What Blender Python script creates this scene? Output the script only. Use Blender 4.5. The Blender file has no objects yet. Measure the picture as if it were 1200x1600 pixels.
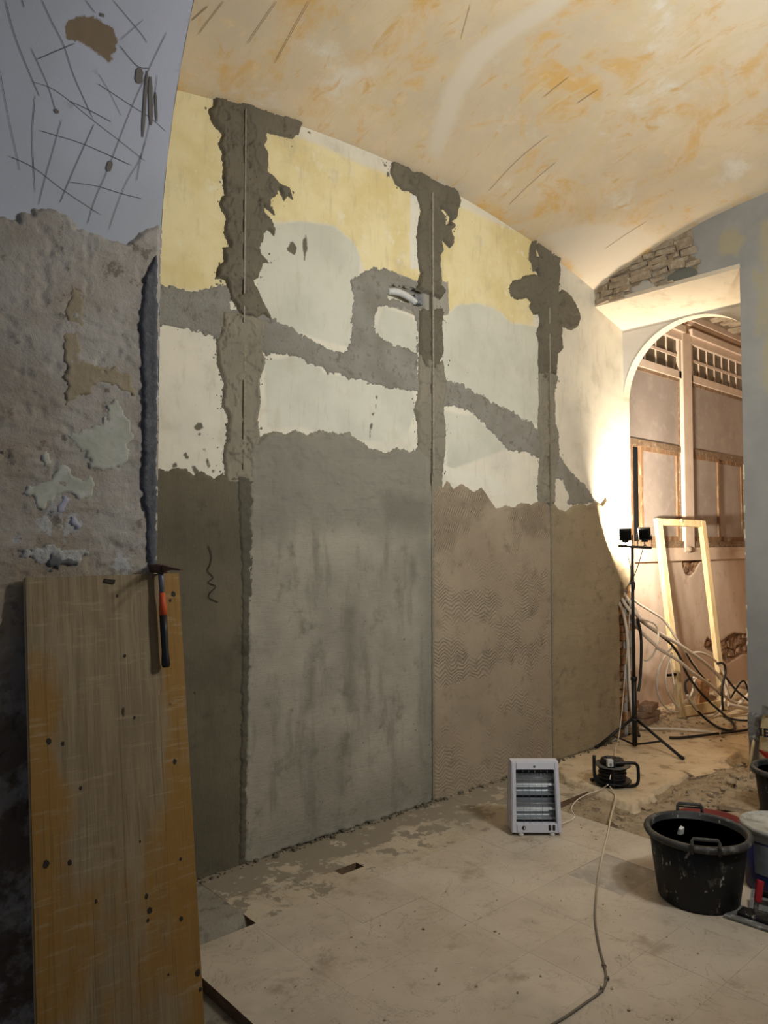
import bpy, bmesh, math, random
import numpy as np
from mathutils import Vector, Matrix

C = bpy.context.scene.collection
SC = bpy.context.scene
rng = random.Random(7)
PI = math.pi

# ------------------------------------------------------------------ camera
F_PX, YAW, PITCH, CAM_H = 1155.0, math.radians(48.3), math.radians(2.35), 1.6
FWD = np.array([math.cos(YAW)*math.cos(PITCH), math.sin(YAW)*math.cos(PITCH), math.sin(PITCH)])
RGT = np.array([math.sin(YAW), -math.cos(YAW), 0.0])
UPV = np.cross(RGT, FWD)
CAM = np.array([0.0, 0.0, CAM_H])
cd = bpy.data.cameras.new('camera'); cam = bpy.data.objects.new('camera', cd); C.objects.link(cam)
cd.sensor_fit = 'VERTICAL'; cd.sensor_height = 24.0; cd.lens = F_PX/1600*24.0
cd.clip_start = 0.02
cam.matrix_world = Matrix(((RGT[0], UPV[0], -FWD[0], 0), (RGT[1], UPV[1], -FWD[1], 0), (RGT[2], UPV[2], -FWD[2], CAM_H), (0, 0, 0, 1)))
SC.camera = cam

# ------------------------------------------------------------------ world, lamps, exposure
w = bpy.data.worlds.new('world'); SC.world = w; w.use_nodes = True
w.node_tree.nodes['Background'].inputs[0].default_value = (0.50, 0.60, 0.85, 1)
w.node_tree.nodes['Background'].inputs[1].default_value = 0.24
SC.view_settings.view_transform = 'Standard'
SC.view_settings.look = 'None'
SC.view_settings.gamma = 1.0
SC.view_settings.use_curve_mapping = False
SC.view_settings.exposure = 0.08
# bulb under the vault, right of frame; flood added to light the left wall
ld = bpy.data.lights.new('vault_lamp', 'POINT'); ld.energy = 34; ld.color = (1.0, 0.97, 0.92); ld.shadow_soft_size = 0.06
lo = bpy.data.objects.new('vault_lamp', ld); C.objects.link(lo); lo.location = (2.80, 0.5, 2.95)
fd_ = bpy.data.lights.new('added_flood', 'AREA'); fd_.energy = 52; fd_.color = (0.97, 0.98, 0.95); fd_.shape = 'SQUARE'; fd_.size = 0.30
fo_ = bpy.data.objects.new('added_flood', fd_); C.objects.link(fo_); fo_.location = (2.95, 0.35, 2.55)
fo_.rotation_euler = Vector((0.28, 0.92, 0.10)).to_track_quat('-Z', 'Y').to_euler()

WORK_W, WORK_COL = 62.0, (1.0, 0.86, 0.68)

# ------------------------------------------------------------------ geometry of the place
YW = 3.275      # left wall plane
XE = 5.205      # end wall plane
XA, XB = 5.62, 5.71   # thin arch at the back of the opening
YO = 2.13       # right jamb of the opening
YN = 3.65       # window wall of the next room
YP, XP = 2.45, 1.12   # near pier face and its far edge
RS, ZS = 1.85, 2.5    # soffit radius and spring height

def ray(x, y):
    return FWD + (x-600)/F_PX*RGT - (y-800)/F_PX*UPV
def hit(px, axis, val):
    d = ray(*px); t = (val-CAM[axis])/d[axis]; return CAM+t*d
def onfloor(px, z=0.0): return hit(px, 2, z)
def onY(px, y): return hit(px, 1, y)
def zp(x0, y0, s, pts): return [(x0+x/s, y0+y/s) for x, y in pts]
def LW(pts): return np.array([(lambda p: (p[0], p[2]))(hit(q, 1, YW)) for q in pts])
def EW(pts): return np.array([(lambda p: (p[1], p[2]))(hit(q, 0, XE)) for q in pts])
def pier_uv(q):
    p = hit(q, 1, YP)
    if p[2] <= ZS: return (p[0], p[2])
    d = ray(*q); cy, cz = YP-RS, ZS
    a = d[1]**2+d[2]**2; b = 2*(d[1]*(0-cy)+d[2]*(CAM_H-cz)); c = cy**2+(CAM_H-cz)**2-RS**2
    t = (-b+math.sqrt(b*b-4*a*c))/(2*a); p = CAM+t*d
    return (p[0], ZS+RS*math.atan2(p[2]-cz, p[1]-cy))
def PW(pts): return np.array([pier_uv(q) for q in pts])
def FL(pts): return np.array([onfloor(q)[:2] for q in pts])

def map_left(u, v, o): return np.stack([u, YW-o, v], -1)
def map_end(u, v, o): return np.stack([XE-o, u, v], -1)
def map_far(u, v, o): return np.stack([u, YN-o, v], -1)
def map_floor(u, v, o): return np.stack([u, v, o], -1)
def map_pier(u, v, o):
    th = np.maximum(v-ZS, 0)/RS
    y = np.where(v < ZS, YP-o, YP-RS+(RS-o)*np.cos(th)); z = np.where(v < ZS, v, ZS+(RS-o)*np.sin(th))
    return np.stack([u, y, z], -1)
def ceil_z(x, y):
    zl = 3.92-0.0627*(x-3.05)**2
    ze = 0.36*(1-(np.abs(np.clip(y, -.875, 3.275)-1.2)/2.075)**2.7)
    return zl+ze
def map_ceil(u, v, o): return np.stack([u, v, ceil_z(u, v)-o], -1)

# ------------------------------------------------------------------ noise
def vnoise(x, y, seed=0):
    xi = np.floor(x).astype(np.int64); yi = np.floor(y).astype(np.int64)
    xf = x-xi; yf = y-yi; xf = xf*xf*(3-2*xf); yf = yf*yf*(3-2*yf)
    def h(a, b):
        n = (a*374761393+b*668265263+seed*974634777) & 0x7fffffff
        n = ((n ^ (n >> 13))*1274126177) & 0x7fffffff
        return ((n ^ (n >> 16)) & 0xffff)/65535.0
    return (h(xi, yi)*(1-xf)+h(xi+1, yi)*xf)*(1-yf)+(h(xi, yi+1)*(1-xf)+h(xi+1, yi+1)*xf)*yf
def fbm(x, y, s, seed=0, octv=4):
    r = 0; a = .5; t = 0
    for i in range(octv):
        r = r+a*vnoise(x*s*2**i, y*s*2**i, seed+i*17); t += a; a *= .5
    return r/t-0.5
def poly_sdf(u, v, P):
    P = np.asarray(P, float); d = np.full(u.shape, 1e9); ins = np.zeros(u.shape, bool); n = len(P)
    for i in range(n):
        ax, ay = P[i]; bx, by = P[(i+1) % n]; ex, ey = bx-ax, by-ay
        wx, wy = u-ax, v-ay; t = np.clip((wx*ex+wy*ey)/(ex*ex+ey*ey+1e-12), 0, 1)
        d = np.minimum(d, (wx-ex*t)**2+(wy-ey*t)**2)
        c = (ay > v) != (by > v)
        if by != ay: ins ^= c & (u < ex*(v-ay)/(ey)+ax)
    d = np.sqrt(d); return np.where(ins, d, -d)
def union(u, v, polys):
    r = np.full(u.shape, -1e9)
    for p in polys: r = np.maximum(r, poly_sdf(u, v, p))
    return r

# ------------------------------------------------------------------ object helpers
def tag(o, label=None, cat=None, group=None, kind=None):
    if label: o['label'] = label
    if cat: o['category'] = cat
    if group: o['group'] = group
    if kind: o['kind'] = kind
    return o
def empty(name, label, cat, loc=(0, 0, 0), rz=0, group=None):
    o = bpy.data.objects.new(name, None); C.objects.link(o); o.location = loc; o.rotation_euler = (0, 0, rz)
    o.empty_display_size = .05
    return tag(o, label, cat, group)
def link(name, me, mat, parent=None):
    o = bpy.data.objects.new(name, me); C.objects.link(o)
    if mat is not None and not me.materials: me.materials.append(mat)
    if parent: o.parent = parent
    return o
def grid_mesh(name, pos, nu, nv, keep=None, attrs=None, smooth=True):
    idx = np.arange(nu*nv).reshape(nu, nv)
    q = np.stack([idx[:-1, :-1], idx[1:, :-1], idx[1:, 1:], idx[:-1, 1:]], -1).reshape(-1, 4)
    if keep is not None: q = q[keep.reshape(-1)]
    used = np.unique(q); rm = np.full(nu*nv, -1); rm[used] = np.arange(len(used)); q = rm[q]
    P = pos.reshape(-1, 3)[used]
    me = bpy.data.meshes.new(name)
    me.vertices.add(len(P)); me.vertices.foreach_set('co', P.astype(np.float32).ravel())
    me.loops.add(len(q)*4); me.loops.foreach_set('vertex_index', q.astype(np.int32).ravel())
    me.polygons.add(len(q)); me.polygons.foreach_set('loop_start', (np.arange(len(q))*4).astype(np.int32))
    me.polygons.foreach_set('use_smooth', np.full(len(q), smooth))
    me.update(calc_edges=True)
    for k, a in (attrs or {}).items():
        at = me.attributes.new(k, 'FLOAT', 'POINT'); at.data.foreach_set('value', a.reshape(-1)[used].astype(np.float32))
    me.validate()
    return me
def surf(name, u0, u1, v0, v1, res, mp, mat, parent=None, layers=None, height=None, flip=False, cut=None):
    """a subdivided surface; layers = {attribute: [polygons]} stored as signed distances"""
    nu = max(2, int((u1-u0)/res)+1); nv = max(2, int((v1-v0)/res)+1)
    u, v = np.meshgrid(np.linspace(u0, u1, nu), np.linspace(v0, v1, nv), indexing='ij')
    at = {k: np.clip(union(u, v, p), -.3, .3) for k, p in (layers or {}).items()}
    o = height(u, v, at) if height else np.zeros_like(u)
    keep = None
    if cut is not None:
        cu, cv = (u[:-1, :-1]+u[1:, 1:])/2, (v[:-1, :-1]+v[1:, 1:])/2; keep = ~cut(cu, cv)
    me = grid_mesh(name, mp(u, v, o), nu, nv, keep, at)
    if flip: me.flip_normals()
    return link(name, me, mat, parent)
def patch(name, parent, mp, polys, holes, res, thick, mat, edge=.012, amp=.006, ns=25, relief=None, seed=1, lip=.0, label=None, sub=.3, clip=None, layers=None):
    """a coat of mortar or plaster: a relief that rises out of the surface inside the outline"""
    A = np.concatenate(polys); pad = 3*res+amp
    u0, v0 = A.min(0)-pad; u1, v1 = A.max(0)+pad
    nu = int((u1-u0)/res)+2; nv = int((v1-v0)/res)+2
    u, v = np.meshgrid(u0+np.arange(nu)*res, v0+np.arange(nv)*res, indexing='ij')
    s = union(u, v, polys)
    if holes: s = np.minimum(s, -union(u, v, holes))
    s = s+2*amp*fbm(u, v, ns, seed, 4)+1.5*amp*fbm(u, v, ns*2.7, seed+50, 3)
    if clip is not None: s = np.minimum(s, clip(u, v))
    sp = np.maximum(s, 0)
    off = thick*np.tanh(sp/edge)+lip*np.exp(-((sp-.012)/.010)**2)*(sp > 0)*(0.4+1.2*(fbm(u, v, 14, seed+5)+.5))
    if relief is not None: off = off+relief(u, v, s)*np.clip(sp/.02, 0, 1)
    off = np.where(s > 0, off+.0004, np.maximum(s*sub, -.012))
    k = np.maximum(np.maximum(s[:-1, :-1], s[1:, :-1]), np.maximum(s[:-1, 1:], s[1:, 1:])) > -res*.5
    at = {'sdf': np.clip(s, -.2, .2)}; at.update({q: np.clip(union(u, v, p), -.3, .3) for q, p in (layers or {}).items()})
    me = grid_mesh(name, mp(u, v, off), nu, nv, k, at)
    o = link(name, me, mat, parent)
    if label: o['label'] = label
    return o

class MB:
    """collects simple solids in one bmesh"""
    def __init__(s): s.b = bmesh.new()
    def box(s, c, d, rot=None, jit=0, bevel=0):
        m = Matrix.Translation(c)
        if rot is not None: m = m @ rot.to_4x4()
        r = bmesh.ops.create_cube(s.b, size=1.0, matrix=m @ Matrix.Diagonal((d[0], d[1], d[2], 1)))
        if jit:
            for v in r['verts']: v.co += Vector([rng.uniform(-jit, jit) for _ in range(3)])
        if bevel:
            ed = list({e for v in r['verts'] for e in v.link_edges})
            bmesh.ops.bevel(s.b, geom=ed, offset=bevel, segments=2, affect='EDGES', profile=.5)
        return s
    def tube(s, pts, r, n=8, cap=True, closed=False):
        pts = [Vector(p) for p in pts]; k = len(pts); rings = []
        rad = r if hasattr(r, '__len__') else [r]*k
        up = None
        for i, p in enumerate(pts):
            if closed: t = pts[(i+1) % k]-pts[i-1]
            else: t = pts[min(i+1, k-1)]-pts[max(i-1, 0)]
            t.normalize()
            if up is None:
                up = Vector((0, 0, 1)) if abs(t.z) < .9 else Vector((1, 0, 0))
            a = t.cross(up); a.normalize(); b = a.cross(t); up = b
            rings.append([s.b.verts.new(p+(a*math.cos(2*PI*j/n)+b*math.sin(2*PI*j/n))*rad[i]) for j in range(n)])
        m = k if closed else k-1
        for i in range(m):
            A, B = rings[i], rings[(i+1) % k]
            for j in range(n):
                f = s.b.faces.new((A[j], A[(j+1) % n], B[(j+1) % n], B[j])); f.smooth = True
        if cap and not closed:
            s.b.faces.new(rings[0][::-1]); s.b.faces.new(rings[-1])
        return s
    def lathe(s, prof, c=(0, 0, 0), n=32, sx=1, sy=1, smooth=True):
        rings = []
        for r, z in prof:
            rings.append([s.b.verts.new((c[0]+r*sx*math.cos(2*PI*j/n), c[1]+r*sy*math.sin(2*PI*j/n), c[2]+z)) for j in range(n)])
        for A, B in zip(rings[:-1], rings[1:]):
            for j in range(n):
                f = s.b.faces.new((A[j], A[(j+1) % n], B[(j+1) % n], B[j])); f.smooth = smooth
        if prof[0][0] > 1e-4: s.b.faces.new(rings[0][::-1])
        if prof[-1][0] > 1e-4: s.b.faces.new(rings[-1])
        return s
    def prism(s, poly, h0, h1, fn=None):
        """polygon in the local xy plane extruded h0..h1; fn maps (x,y,h) to a point"""
        fn = fn or (lambda x, y, h: (x, y, h))
        A = [s.b.verts.new(fn(x, y, h0)) for x, y in poly]; B = [s.b.verts.new(fn(x, y, h1)) for x, y in poly]
        n = len(poly)
        for i in range(n): s.b.faces.new((A[i], A[(i+1) % n], B[(i+1) % n], B[i]))
        s.b.faces.new(A[::-1]); s.b.faces.new(B)
        return s
    def quad(s, pts):
        s.b.faces.new([s.b.verts.new(p) for p in pts]); return s
    def build(s, name, mat, parent=None, label=None, recalc=True):
        if recalc: bmesh.ops.recalc_face_normals(s.b, faces=s.b.faces[:])
        bmesh.ops.triangulate(s.b, faces=[f for f in s.b.faces if len(f.verts) > 4])
        me = bpy.data.meshes.new(name); s.b.to_mesh(me); s.b.free()
        o = link(name, me, mat, parent)
        if label: o['label'] = label
        return o

def spline(pts, n=8):
    """Catmull-Rom through the points"""
    P = [Vector(p) for p in pts]; out = []
    for i in range(len(P)-1):
        a, b, c, d = P[max(i-1, 0)], P[i], P[i+1], P[min(i+2, len(P)-1)]
        for k in range(n):
            t = k/n
            out.append(0.5*((2*b)+(c-a)*t+(2*a-5*b+4*c-d)*t*t+(3*b-a-3*c+d)*t**3))
    out.append(P[-1]); return out

# ------------------------------------------------------------------ materials
def srgb(r, g, b):
    f = lambda c: (c/255/12.92) if c/255 <= .04045 else ((c/255+.055)/1.055)**2.4
    return (f(r), f(g), f(b), 1)
class NT:
    def __init__(s, name):
        s.m = bpy.data.materials.new(name); s.m.use_nodes = True; s.t = s.m.node_tree
        s.bsdf = s.t.nodes['Principled BSDF']; s.co = s.new('ShaderNodeTexCoord').outputs['Object']
    def new(s, ty, **kw):
        n = s.t.nodes.new(ty)
        for k, v in kw.items(): setattr(n, k, v)
        return n
    def set(s, sock, v):
        if hasattr(v, 'links') or isinstance(v, bpy.types.NodeSocket): s.t.links.new(v, sock)
        else: sock.default_value = v
    def noise(s, scale, detail=5, rough=.55, vec=None, stretch=None, dist=0):
        n = s.new('ShaderNodeTexNoise'); n.inputs['Scale'].default_value = scale; n.inputs['Detail'].default_value = detail
        n.inputs['Roughness'].default_value = rough; n.inputs['Distortion'].default_value = dist
        v = vec or s.co
        if stretch:
            mp = s.new('ShaderNodeMapping'); mp.inputs['Scale'].default_value = stretch; s.t.links.new(v, mp.inputs[0]); v = mp.outputs[0]
        s.t.links.new(v, n.inputs['Vector']); return n.outputs[0]
    def math(s, op, a, b=0.0, c=0.0):
        n = s.new('ShaderNodeMath', operation=op); s.set(n.inputs[0], a); s.set(n.inputs[1], b); s.set(n.inputs[2], c); return n.outputs[0]
    def rng(s, v, a, b, c=0.0, d=1.0, smooth=True):
        n = s.new('ShaderNodeMapRange'); n.interpolation_type = 'SMOOTHSTEP' if smooth else 'LINEAR'; s.set(n.inputs[0], v)
        for i, x in zip((1, 2, 3, 4), (a, b, c, d)): n.inputs[i].default_value = x
        return n.outputs[0]
    def mix(s, f, a, b, mode='MIX'):
        n = s.new('ShaderNodeMix', data_type='RGBA', blend_type=mode); s.set(n.inputs[0], f); s.set(n.inputs[6], a); s.set(n.inputs[7], b); return n.outputs[2]
    def attr(s, name): return s.new('ShaderNodeAttribute', attribute_name=name).outputs['Fac']
    def xyz(s):
        n = s.new('ShaderNodeSeparateXYZ'); s.t.links.new(s.co, n.inputs[0]); return n.outputs
    def bump(s, h, strength=.3, dist=.01, prev=None):
        n = s.new('ShaderNodeBump'); n.inputs['Strength'].default_value = strength; n.inputs['Distance'].default_value = dist
        s.t.links.new(h, n.inputs['Height'])
        if prev is not None: s.t.links.new(prev, n.inputs['Normal'])
        return n.outputs[0]
    def done(s, col, rough=.85, nrm=None, metal=0, spec=.3):
        s.set(s.bsdf.inputs['Base Color'], col); s.set(s.bsdf.inputs['Roughness'], rough)
        s.bsdf.inputs['Metallic'].default_value = metal; s.bsdf.inputs['Specular IOR Level'].default_value = spec
        if nrm is not None: s.t.links.new(nrm, s.bsdf.inputs['Normal'])
        return s.m
    def layer(s, col, attr, c, amp=.02, ns=18, wdt=.003, op=1.0):
        v = s.math('ADD', s.attr(attr), s.math('MULTIPLY', s.math('SUBTRACT', s.noise(ns, 6, .65), .5), 2*amp))
        f = s.rng(v, -wdt, wdt)
        if op is not None and not (isinstance(op, float) and op == 1.0): f = s.math('MULTIPLY', f, op)
        return s.mix(f, col, c)

def simple(name, c, rough=.5, metal=0, var=.0, scale=20, bump=0, spec=.4):
    n = NT(name); col = c
    if var:
        col = n.mix(n.rng(n.noise(scale), .3, .7), c, tuple(x*(1-var) for x in c[:3])+(1,))
    nr = n.bump(n.noise(scale*3), bump, .004) if bump else None
    return n.done(col, rough, nr, metal, spec)
def mottled(name, c1, c2, c3=None, s1=3, s2=12, rough=.9, bump=.3, fine=60, bdist=.006, stretch=None, spots=None):
    n = NT(name)
    col = n.mix(n.rng(n.noise(s1, 6, .6, stretch=stretch), .32, .68), c1, c2)
    if c3: col = n.mix(n.rng(n.noise(s2, 6, .6, stretch=stretch), .50, .72), col, c3)
    if spots: col = n.mix(n.rng(n.noise(spots[0], 4, .6), spots[1], spots[1]+.03), col, spots[2])
    nr = n.bump(n.noise(fine, 6, .65, stretch=stretch), bump, bdist)
    return n.done(col, rough, nr, 0, .25)

def wet_mortar(name, c1, c2, dark, comb=0, lines=None, edge_dark=True, streak=None, s1=2.2, damp=None):
    n = NT(name)
    col = n.mix(n.rng(n.noise(s1, 6, .62), .33, .68), c1, c2)
    col = n.mix(n.rng(n.noise(9, 6, .65), .52, .78), col, dark)
    if streak:
        col = n.mix(n.math('MULTIPLY', n.rng(n.noise(5, 5, .6, stretch=streak), .5, .72), .6), col, dark)
    if damp: col = n.layer(col, 'damp', damp, .10, 6, .10, .75); col = n.layer(col, 'damper', dark, .06, 9, .05, .75)
    h = n.noise(70, 6, .7)
    nr = n.bump(h, .35, .006)
    nr = n.bump(n.noise(14, 5, .6), .35, .012, nr)
    if lines:                                             # trowel scratches
        l = n.noise(26, 4, .6, stretch=lines); nr = n.bump(l, .35, .006, nr)
        col = n.mix(n.math('MULTIPLY', n.rng(l, .55, .75), .35), col, dark)
    if comb:                                              # wavy notched trowel combing
        x, y, z = n.xyz()
        def zig(a, b, amp, per, pitch, rag):
            tri = n.math('PINGPONG', n.math('ADD', b, n.math('MULTIPLY', n.noise(3), .12)), per)
            ph = n.math('ADD', a, n.math('MULTIPLY', tri, amp))
            ph = n.math('ADD', ph, n.math('MULTIPLY', n.noise(5), rag))
            return n.math('SINE', n.math('MULTIPLY', ph, 2*PI/pitch))
        v1 = zig(x, z, .55, .055, .021, .06)
        v2 = zig(z, x, .6, .06, .024, .11)
        m1 = n.math('MULTIPLY', n.rng(z, 1.35, 1.6), n.rng(n.noise(2.6, 3, .5), .40, .52))
        m2 = n.math('MULTIPLY', n.rng(z, 1.55, 1.3), n.rng(n.noise(3.2, 3, .5, stretch=(1, 1, 1.6)), .44, .56))
        m2 = n.math('MULTIPLY', m2, n.rng(z, .0, .9, .45, 1.0))
        hh = n.math('ADD', n.math('MULTIPLY', v1, m1), n.math('MULTIPLY', n.math('MULTIPLY', v2, .75), m2))
        nr = n.bump(hh, .9*comb, .0035, nr)
        col = n.mix(n.math('MULTIPLY', n.rng(hh, -.2, -1.0), .25), col, dark)
    pit = n.rng(n.noise(38, 2, .5), .74, .77)
    col = n.mix(n.math('MULTIPLY', pit, .7), col, tuple(x*.3 for x in dark[:3])+(1,))
    return n.done(col, .88, nr, 0, .25)

M = {}
M['P1'] = wet_mortar('damp_brown_mortar', srgb(104, 97, 80), srgb(90, 84, 69), srgb(76, 71, 59), lines=(6, 1, .35))
M['P2'] = wet_mortar('grey_mortar', srgb(160, 154, 139), srgb(138, 133, 120), srgb(112, 108, 96), lines=(.5, 1, 5), streak=(2.2, 1, .5), s1=1.7, damp=srgb(124, 121, 109))
M['P3'] = wet_mortar('combed_mortar', srgb(158, 143, 122), srgb(146, 131, 111), srgb(122, 110, 93), comb=1.0)
M['P4'] = wet_mortar('smoothed_mortar', srgb(150, 136, 110), srgb(138, 124, 100), srgb(112, 100, 82), lines=(.6, 1, 4))
M['wet'] = wet_mortar('fresh_wet_mortar', srgb(112, 105, 90), srgb(100, 94, 80), srgb(84, 79, 67), lines=(5, 1, .5))
M['dry'] = wet_mortar('drying_mortar', srgb(140, 133, 116), srgb(128, 122, 107), srgb(108, 103, 90), lines=(5, 1, .5))
M['dark_edge'] = wet_mortar('dark_crumbly_mortar', srgb(92, 87, 74), srgb(84, 79, 67), srgb(70, 66, 56))
M['chase'] = mottled('rough_old_render', srgb(136, 132, 121), srgb(152, 149, 139), srgb(122, 117, 105), 6, 24, .95, .9, 90, .012)
M['rail'] = simple('galvanised_rail', srgb(156, 150, 134), .6, .15, .35, 60)
M['rail_dull'] = simple('mortar_stained_rail', srgb(140, 132, 112), .7, .1, .3, 60)
M['plastic_white'] = simple('white_plastic', srgb(205, 205, 200), .45, 0, .12, 30)
M['plastic_black'] = simple('black_plastic', srgb(22, 22, 23), .45, 0, .3, 30)
M['black_metal'] = simple('black_metal', srgb(30, 29, 28), .45, .4, .3, 40)

# left wall paint
n = NT('left_wall_paint')
base = n.mix(n.rng(n.noise(2.5, 5, .6), .35, .7), srgb(222, 215, 196), srgb(206, 200, 184))
yel = n.mix(n.rng(n.noise(3.2, 6, .6), .38, .64), srgb(226, 212, 166), srgb(214, 196, 142))
yel = n.mix(n.rng(n.noise(9, 6, .65), .56, .72), yel, srgb(226, 216, 184))
col = n.layer(base, 'yellow', yel, .03, 14, .02)
gr = n.mix(n.rng(n.noise(3, 5, .6), .35, .65), srgb(192, 191, 175), srgb(204, 202, 186))
col = n.layer(col, 'grey', gr, .012, 8, .012)
col = n.layer(col, 'white', n.mix(n.noise(10), srgb(226, 222, 206), srgb(212, 206, 190)), .006, 20, .004)
col = n.layer(col, 'raw', srgb(150, 145, 133), .012, 30, .004)
col = n.layer(col, 'soot', srgb(74, 66, 56), .02, 9, .05, .75)
col = n.layer(col, 'smear', srgb(104, 99, 86), .012, 34, .004)
col = n.layer(col, 'rubble', n.mix(n.rng(n.noise(16), .4, .6), srgb(150, 96, 58), srgb(92, 70, 50)), .01, 20, .005)
col = n.mix(n.math('MULTIPLY', n.rng(n.noise(16, 6, .7, stretch=(1.6, 1, .3)), .54, .70), .30), col, srgb(176, 166, 140))
col = n.mix(n.math('MULTIPLY', n.rng(n.noise(5, 7, .7), .55, .68), .35), col, srgb(186, 176, 152))
col = n.mix(n.math('MULTIPLY', n.rng(n.noise(34, 3, .6), .74, .77), .6), col, srgb(110, 102, 86))
nr = n.bump(n.noise(120, 5, .6), .16, .003); nr = n.bump(n.noise(10, 4, .55), .14, .012, nr)
M['wall_left'] = n.done(col, .85, nr, 0, .25)

# vault
n = NT('vault_limewash')
base = n.mix(n.rng(n.noise(1.5, 6, .62), .34, .66), srgb(216, 196, 164), srgb(200, 184, 158))
x, y, z = n.xyz()
och = n.noise(2.3, 8, .66, dist=.6)
col = n.mix(n.math('MULTIPLY', n.rng(och, .49, .66), n.rng(y, .8, 1.6, .55, .95)), base, srgb(212, 172, 108))
col = n.mix(n.math('MULTIPLY', n.rng(n.noise(7, 6, .65), .58, .74), .8), col, srgb(222, 196, 150))
col = n.mix(n.rng(n.noise(2.0, 6, .62, stretch=(1, 1.6, 1)), .56, .74), col, srgb(220, 212, 196))
col = n.mix(n.math('MULTIPLY', n.rng(n.noise(4.5, 7, .7, stretch=(1.8, .7, 1), dist=.8), .53, .62), .7), col, srgb(208, 190, 152))
col = n.mix(n.math('MULTIPLY', n.rng(n.noise(6, 7, .7, stretch=(1.6, .8, 1), dist=.6), .55, .70), .8), col, srgb(206, 164, 100))
col = n.layer(col, 'pale', srgb(214, 202, 182), .03, 10, .035, .85)
col = n.mix(n.math('MULTIPLY', n.rng(y, 2.1, .4), .6), col, srgb(208, 206, 196))
nr = n.bump(n.noise(90, 5, .6), .15, .003); nr = n.bump(n.noise(6, 4, .6), .18, .015, nr)
M['vault'] = n.done(col, .9, nr, 0, .2)

# near pier and its soffit
n = NT('pier_paint')
base = n.mix(n.rng(n.noise(1.6, 4, .5), .35, .65), srgb(186, 189, 202), srgb(172, 176, 184))
col = n.layer(base, 'bare', n.mix(n.noise(22), srgb(140, 122, 100), srgb(120, 104, 84)), .03, 26, .004)
col = n.layer(col, 'stain', srgb(132, 132, 134), .02, 14, .01, .8)
nr = n.bump(n.noise(120, 5, .6), .15, .003)
M['pier'] = n.done(col, .9, nr, 0, .2)
n = NT('pier_rough_plaster')
col = n.mix(n.rng(n.noise(3, 7, .65), .33, .66), srgb(176, 170, 162), srgb(150, 142, 130))
col = n.mix(n.math('MULTIPLY', n.rng(n.noise(1.7, 5, .6), .5, .7), .7), col, srgb(156, 138, 112))
col = n.mix(n.math('MULTIPLY', n.rng(n.noise(11, 8, .72), .60, .66), .8), col, srgb(116, 106, 94))
col = n.mix(n.rng(n.noise(2.6, 8, .7), .58, .61), col, srgb(176, 176, 174))
col = n.mix(n.rng(n.noise(3.4, 8, .72), .60, .63), col, srgb(128, 120, 110))
col = n.mix(n.rng(n.noise(19, 4, .65), .70, .73), col, srgb(86, 78, 68))
col = n.mix(n.math('MULTIPLY', n.rng(n.noise(7, 6, .65), .62, .72), .8), col, srgb(168, 162, 152))
x, y, z = n.xyz()
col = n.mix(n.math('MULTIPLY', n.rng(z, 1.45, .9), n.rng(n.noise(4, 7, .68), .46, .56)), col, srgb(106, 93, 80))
nr = n.bump(n.noise(50, 8, .72), .55, .010); nr = n.bump(n.noise(13, 8, .7), .5, .02, nr)
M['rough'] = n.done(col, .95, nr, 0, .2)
M['pale_patch'] = mottled('pale_flaking_paint', srgb(176, 176, 164), srgb(164, 164, 150), srgb(186, 186, 180), 6, 14, .9, .3, 60)
M['lilac_patch'] = simple('lilac_filler', srgb(168, 168, 182), .9, 0, .1, 20, .2)
M['white_filler'] = mottled('white_filler', srgb(190, 190, 188), srgb(168, 166, 160), srgb(140, 136, 130), 12, 26, .9, .9, 50, .014)
M['ochre_stain'] = mottled('ochre_plaster', srgb(156, 142, 118), srgb(146, 134, 112), srgb(162, 152, 136), 8, 20, .95, .6, 60)
M['grey_smear'] = simple('grey_filler', srgb(96, 97, 97), .9, 0, .15, 40, .3)
M['cement_strip'] = mottled('grey_cement', srgb(96, 97, 102), srgb(84, 85, 90), srgb(112, 112, 114), 8, 30, .95, .8, 90, .008)
M['scratch'] = simple('scratch', srgb(82, 82, 88), .9)
M['crack'] = simple('ceiling_crack', srgb(140, 112, 78), .9)
M['groove'] = simple('scraped_groove', srgb(112, 106, 100), .95)

# end wall
n = NT('end_wall_paint')
base = n.mix(n.rng(n.noise(2.2, 5, .6), .35, .65), srgb(152, 150, 146), srgb(138, 138, 135))
col = n.layer(base, 'ochre', n.mix(n.noise(9), srgb(166, 156, 126), srgb(152, 146, 124)), .06, 11, .03, .85)
col = n.layer(col, 'masonry', n.mix(n.rng(n.noise(14, 6, .65), .4, .62), srgb(160, 148, 128), srgb(136, 122, 102)), .01, 16, .004)
col = n.layer(col, 'pale', srgb(172, 168, 160), .006, 16, .004)
col = n.layer(col, 'green', srgb(104, 106, 98), .006, 16, .004)
nr = n.bump(n.noise(60, 6, .65), .25, .005)
M['wall_end'] = n.done(col, .9, nr, 0, .2)
M['lintel'] = mottled('cream_paint', srgb(208, 196, 176), srgb(200, 187, 166), srgb(186, 172, 150), 2, 9, .8, .12, 60)
M['spandrel'] = simple('pale_grey_paint', srgb(186, 182, 176), .85, 0, .06, 8, .1)
M['stone'] = mottled('old_brickwork', srgb(162, 148, 128), srgb(138, 122, 102), srgb(178, 168, 150), 9, 24, .95, .8, 60, .01)
M['brick'] = mottled('old_orange_brick', srgb(160, 118, 80), srgb(128, 94, 64), srgb(188, 158, 104), 10, 22, .95, .9, 60, .01)
M['brick2'] = mottled('dusty_brick', srgb(158, 128, 102), srgb(132, 104, 82), srgb(176, 152, 126), 10, 22, .95, .8, 60, .01)

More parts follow.
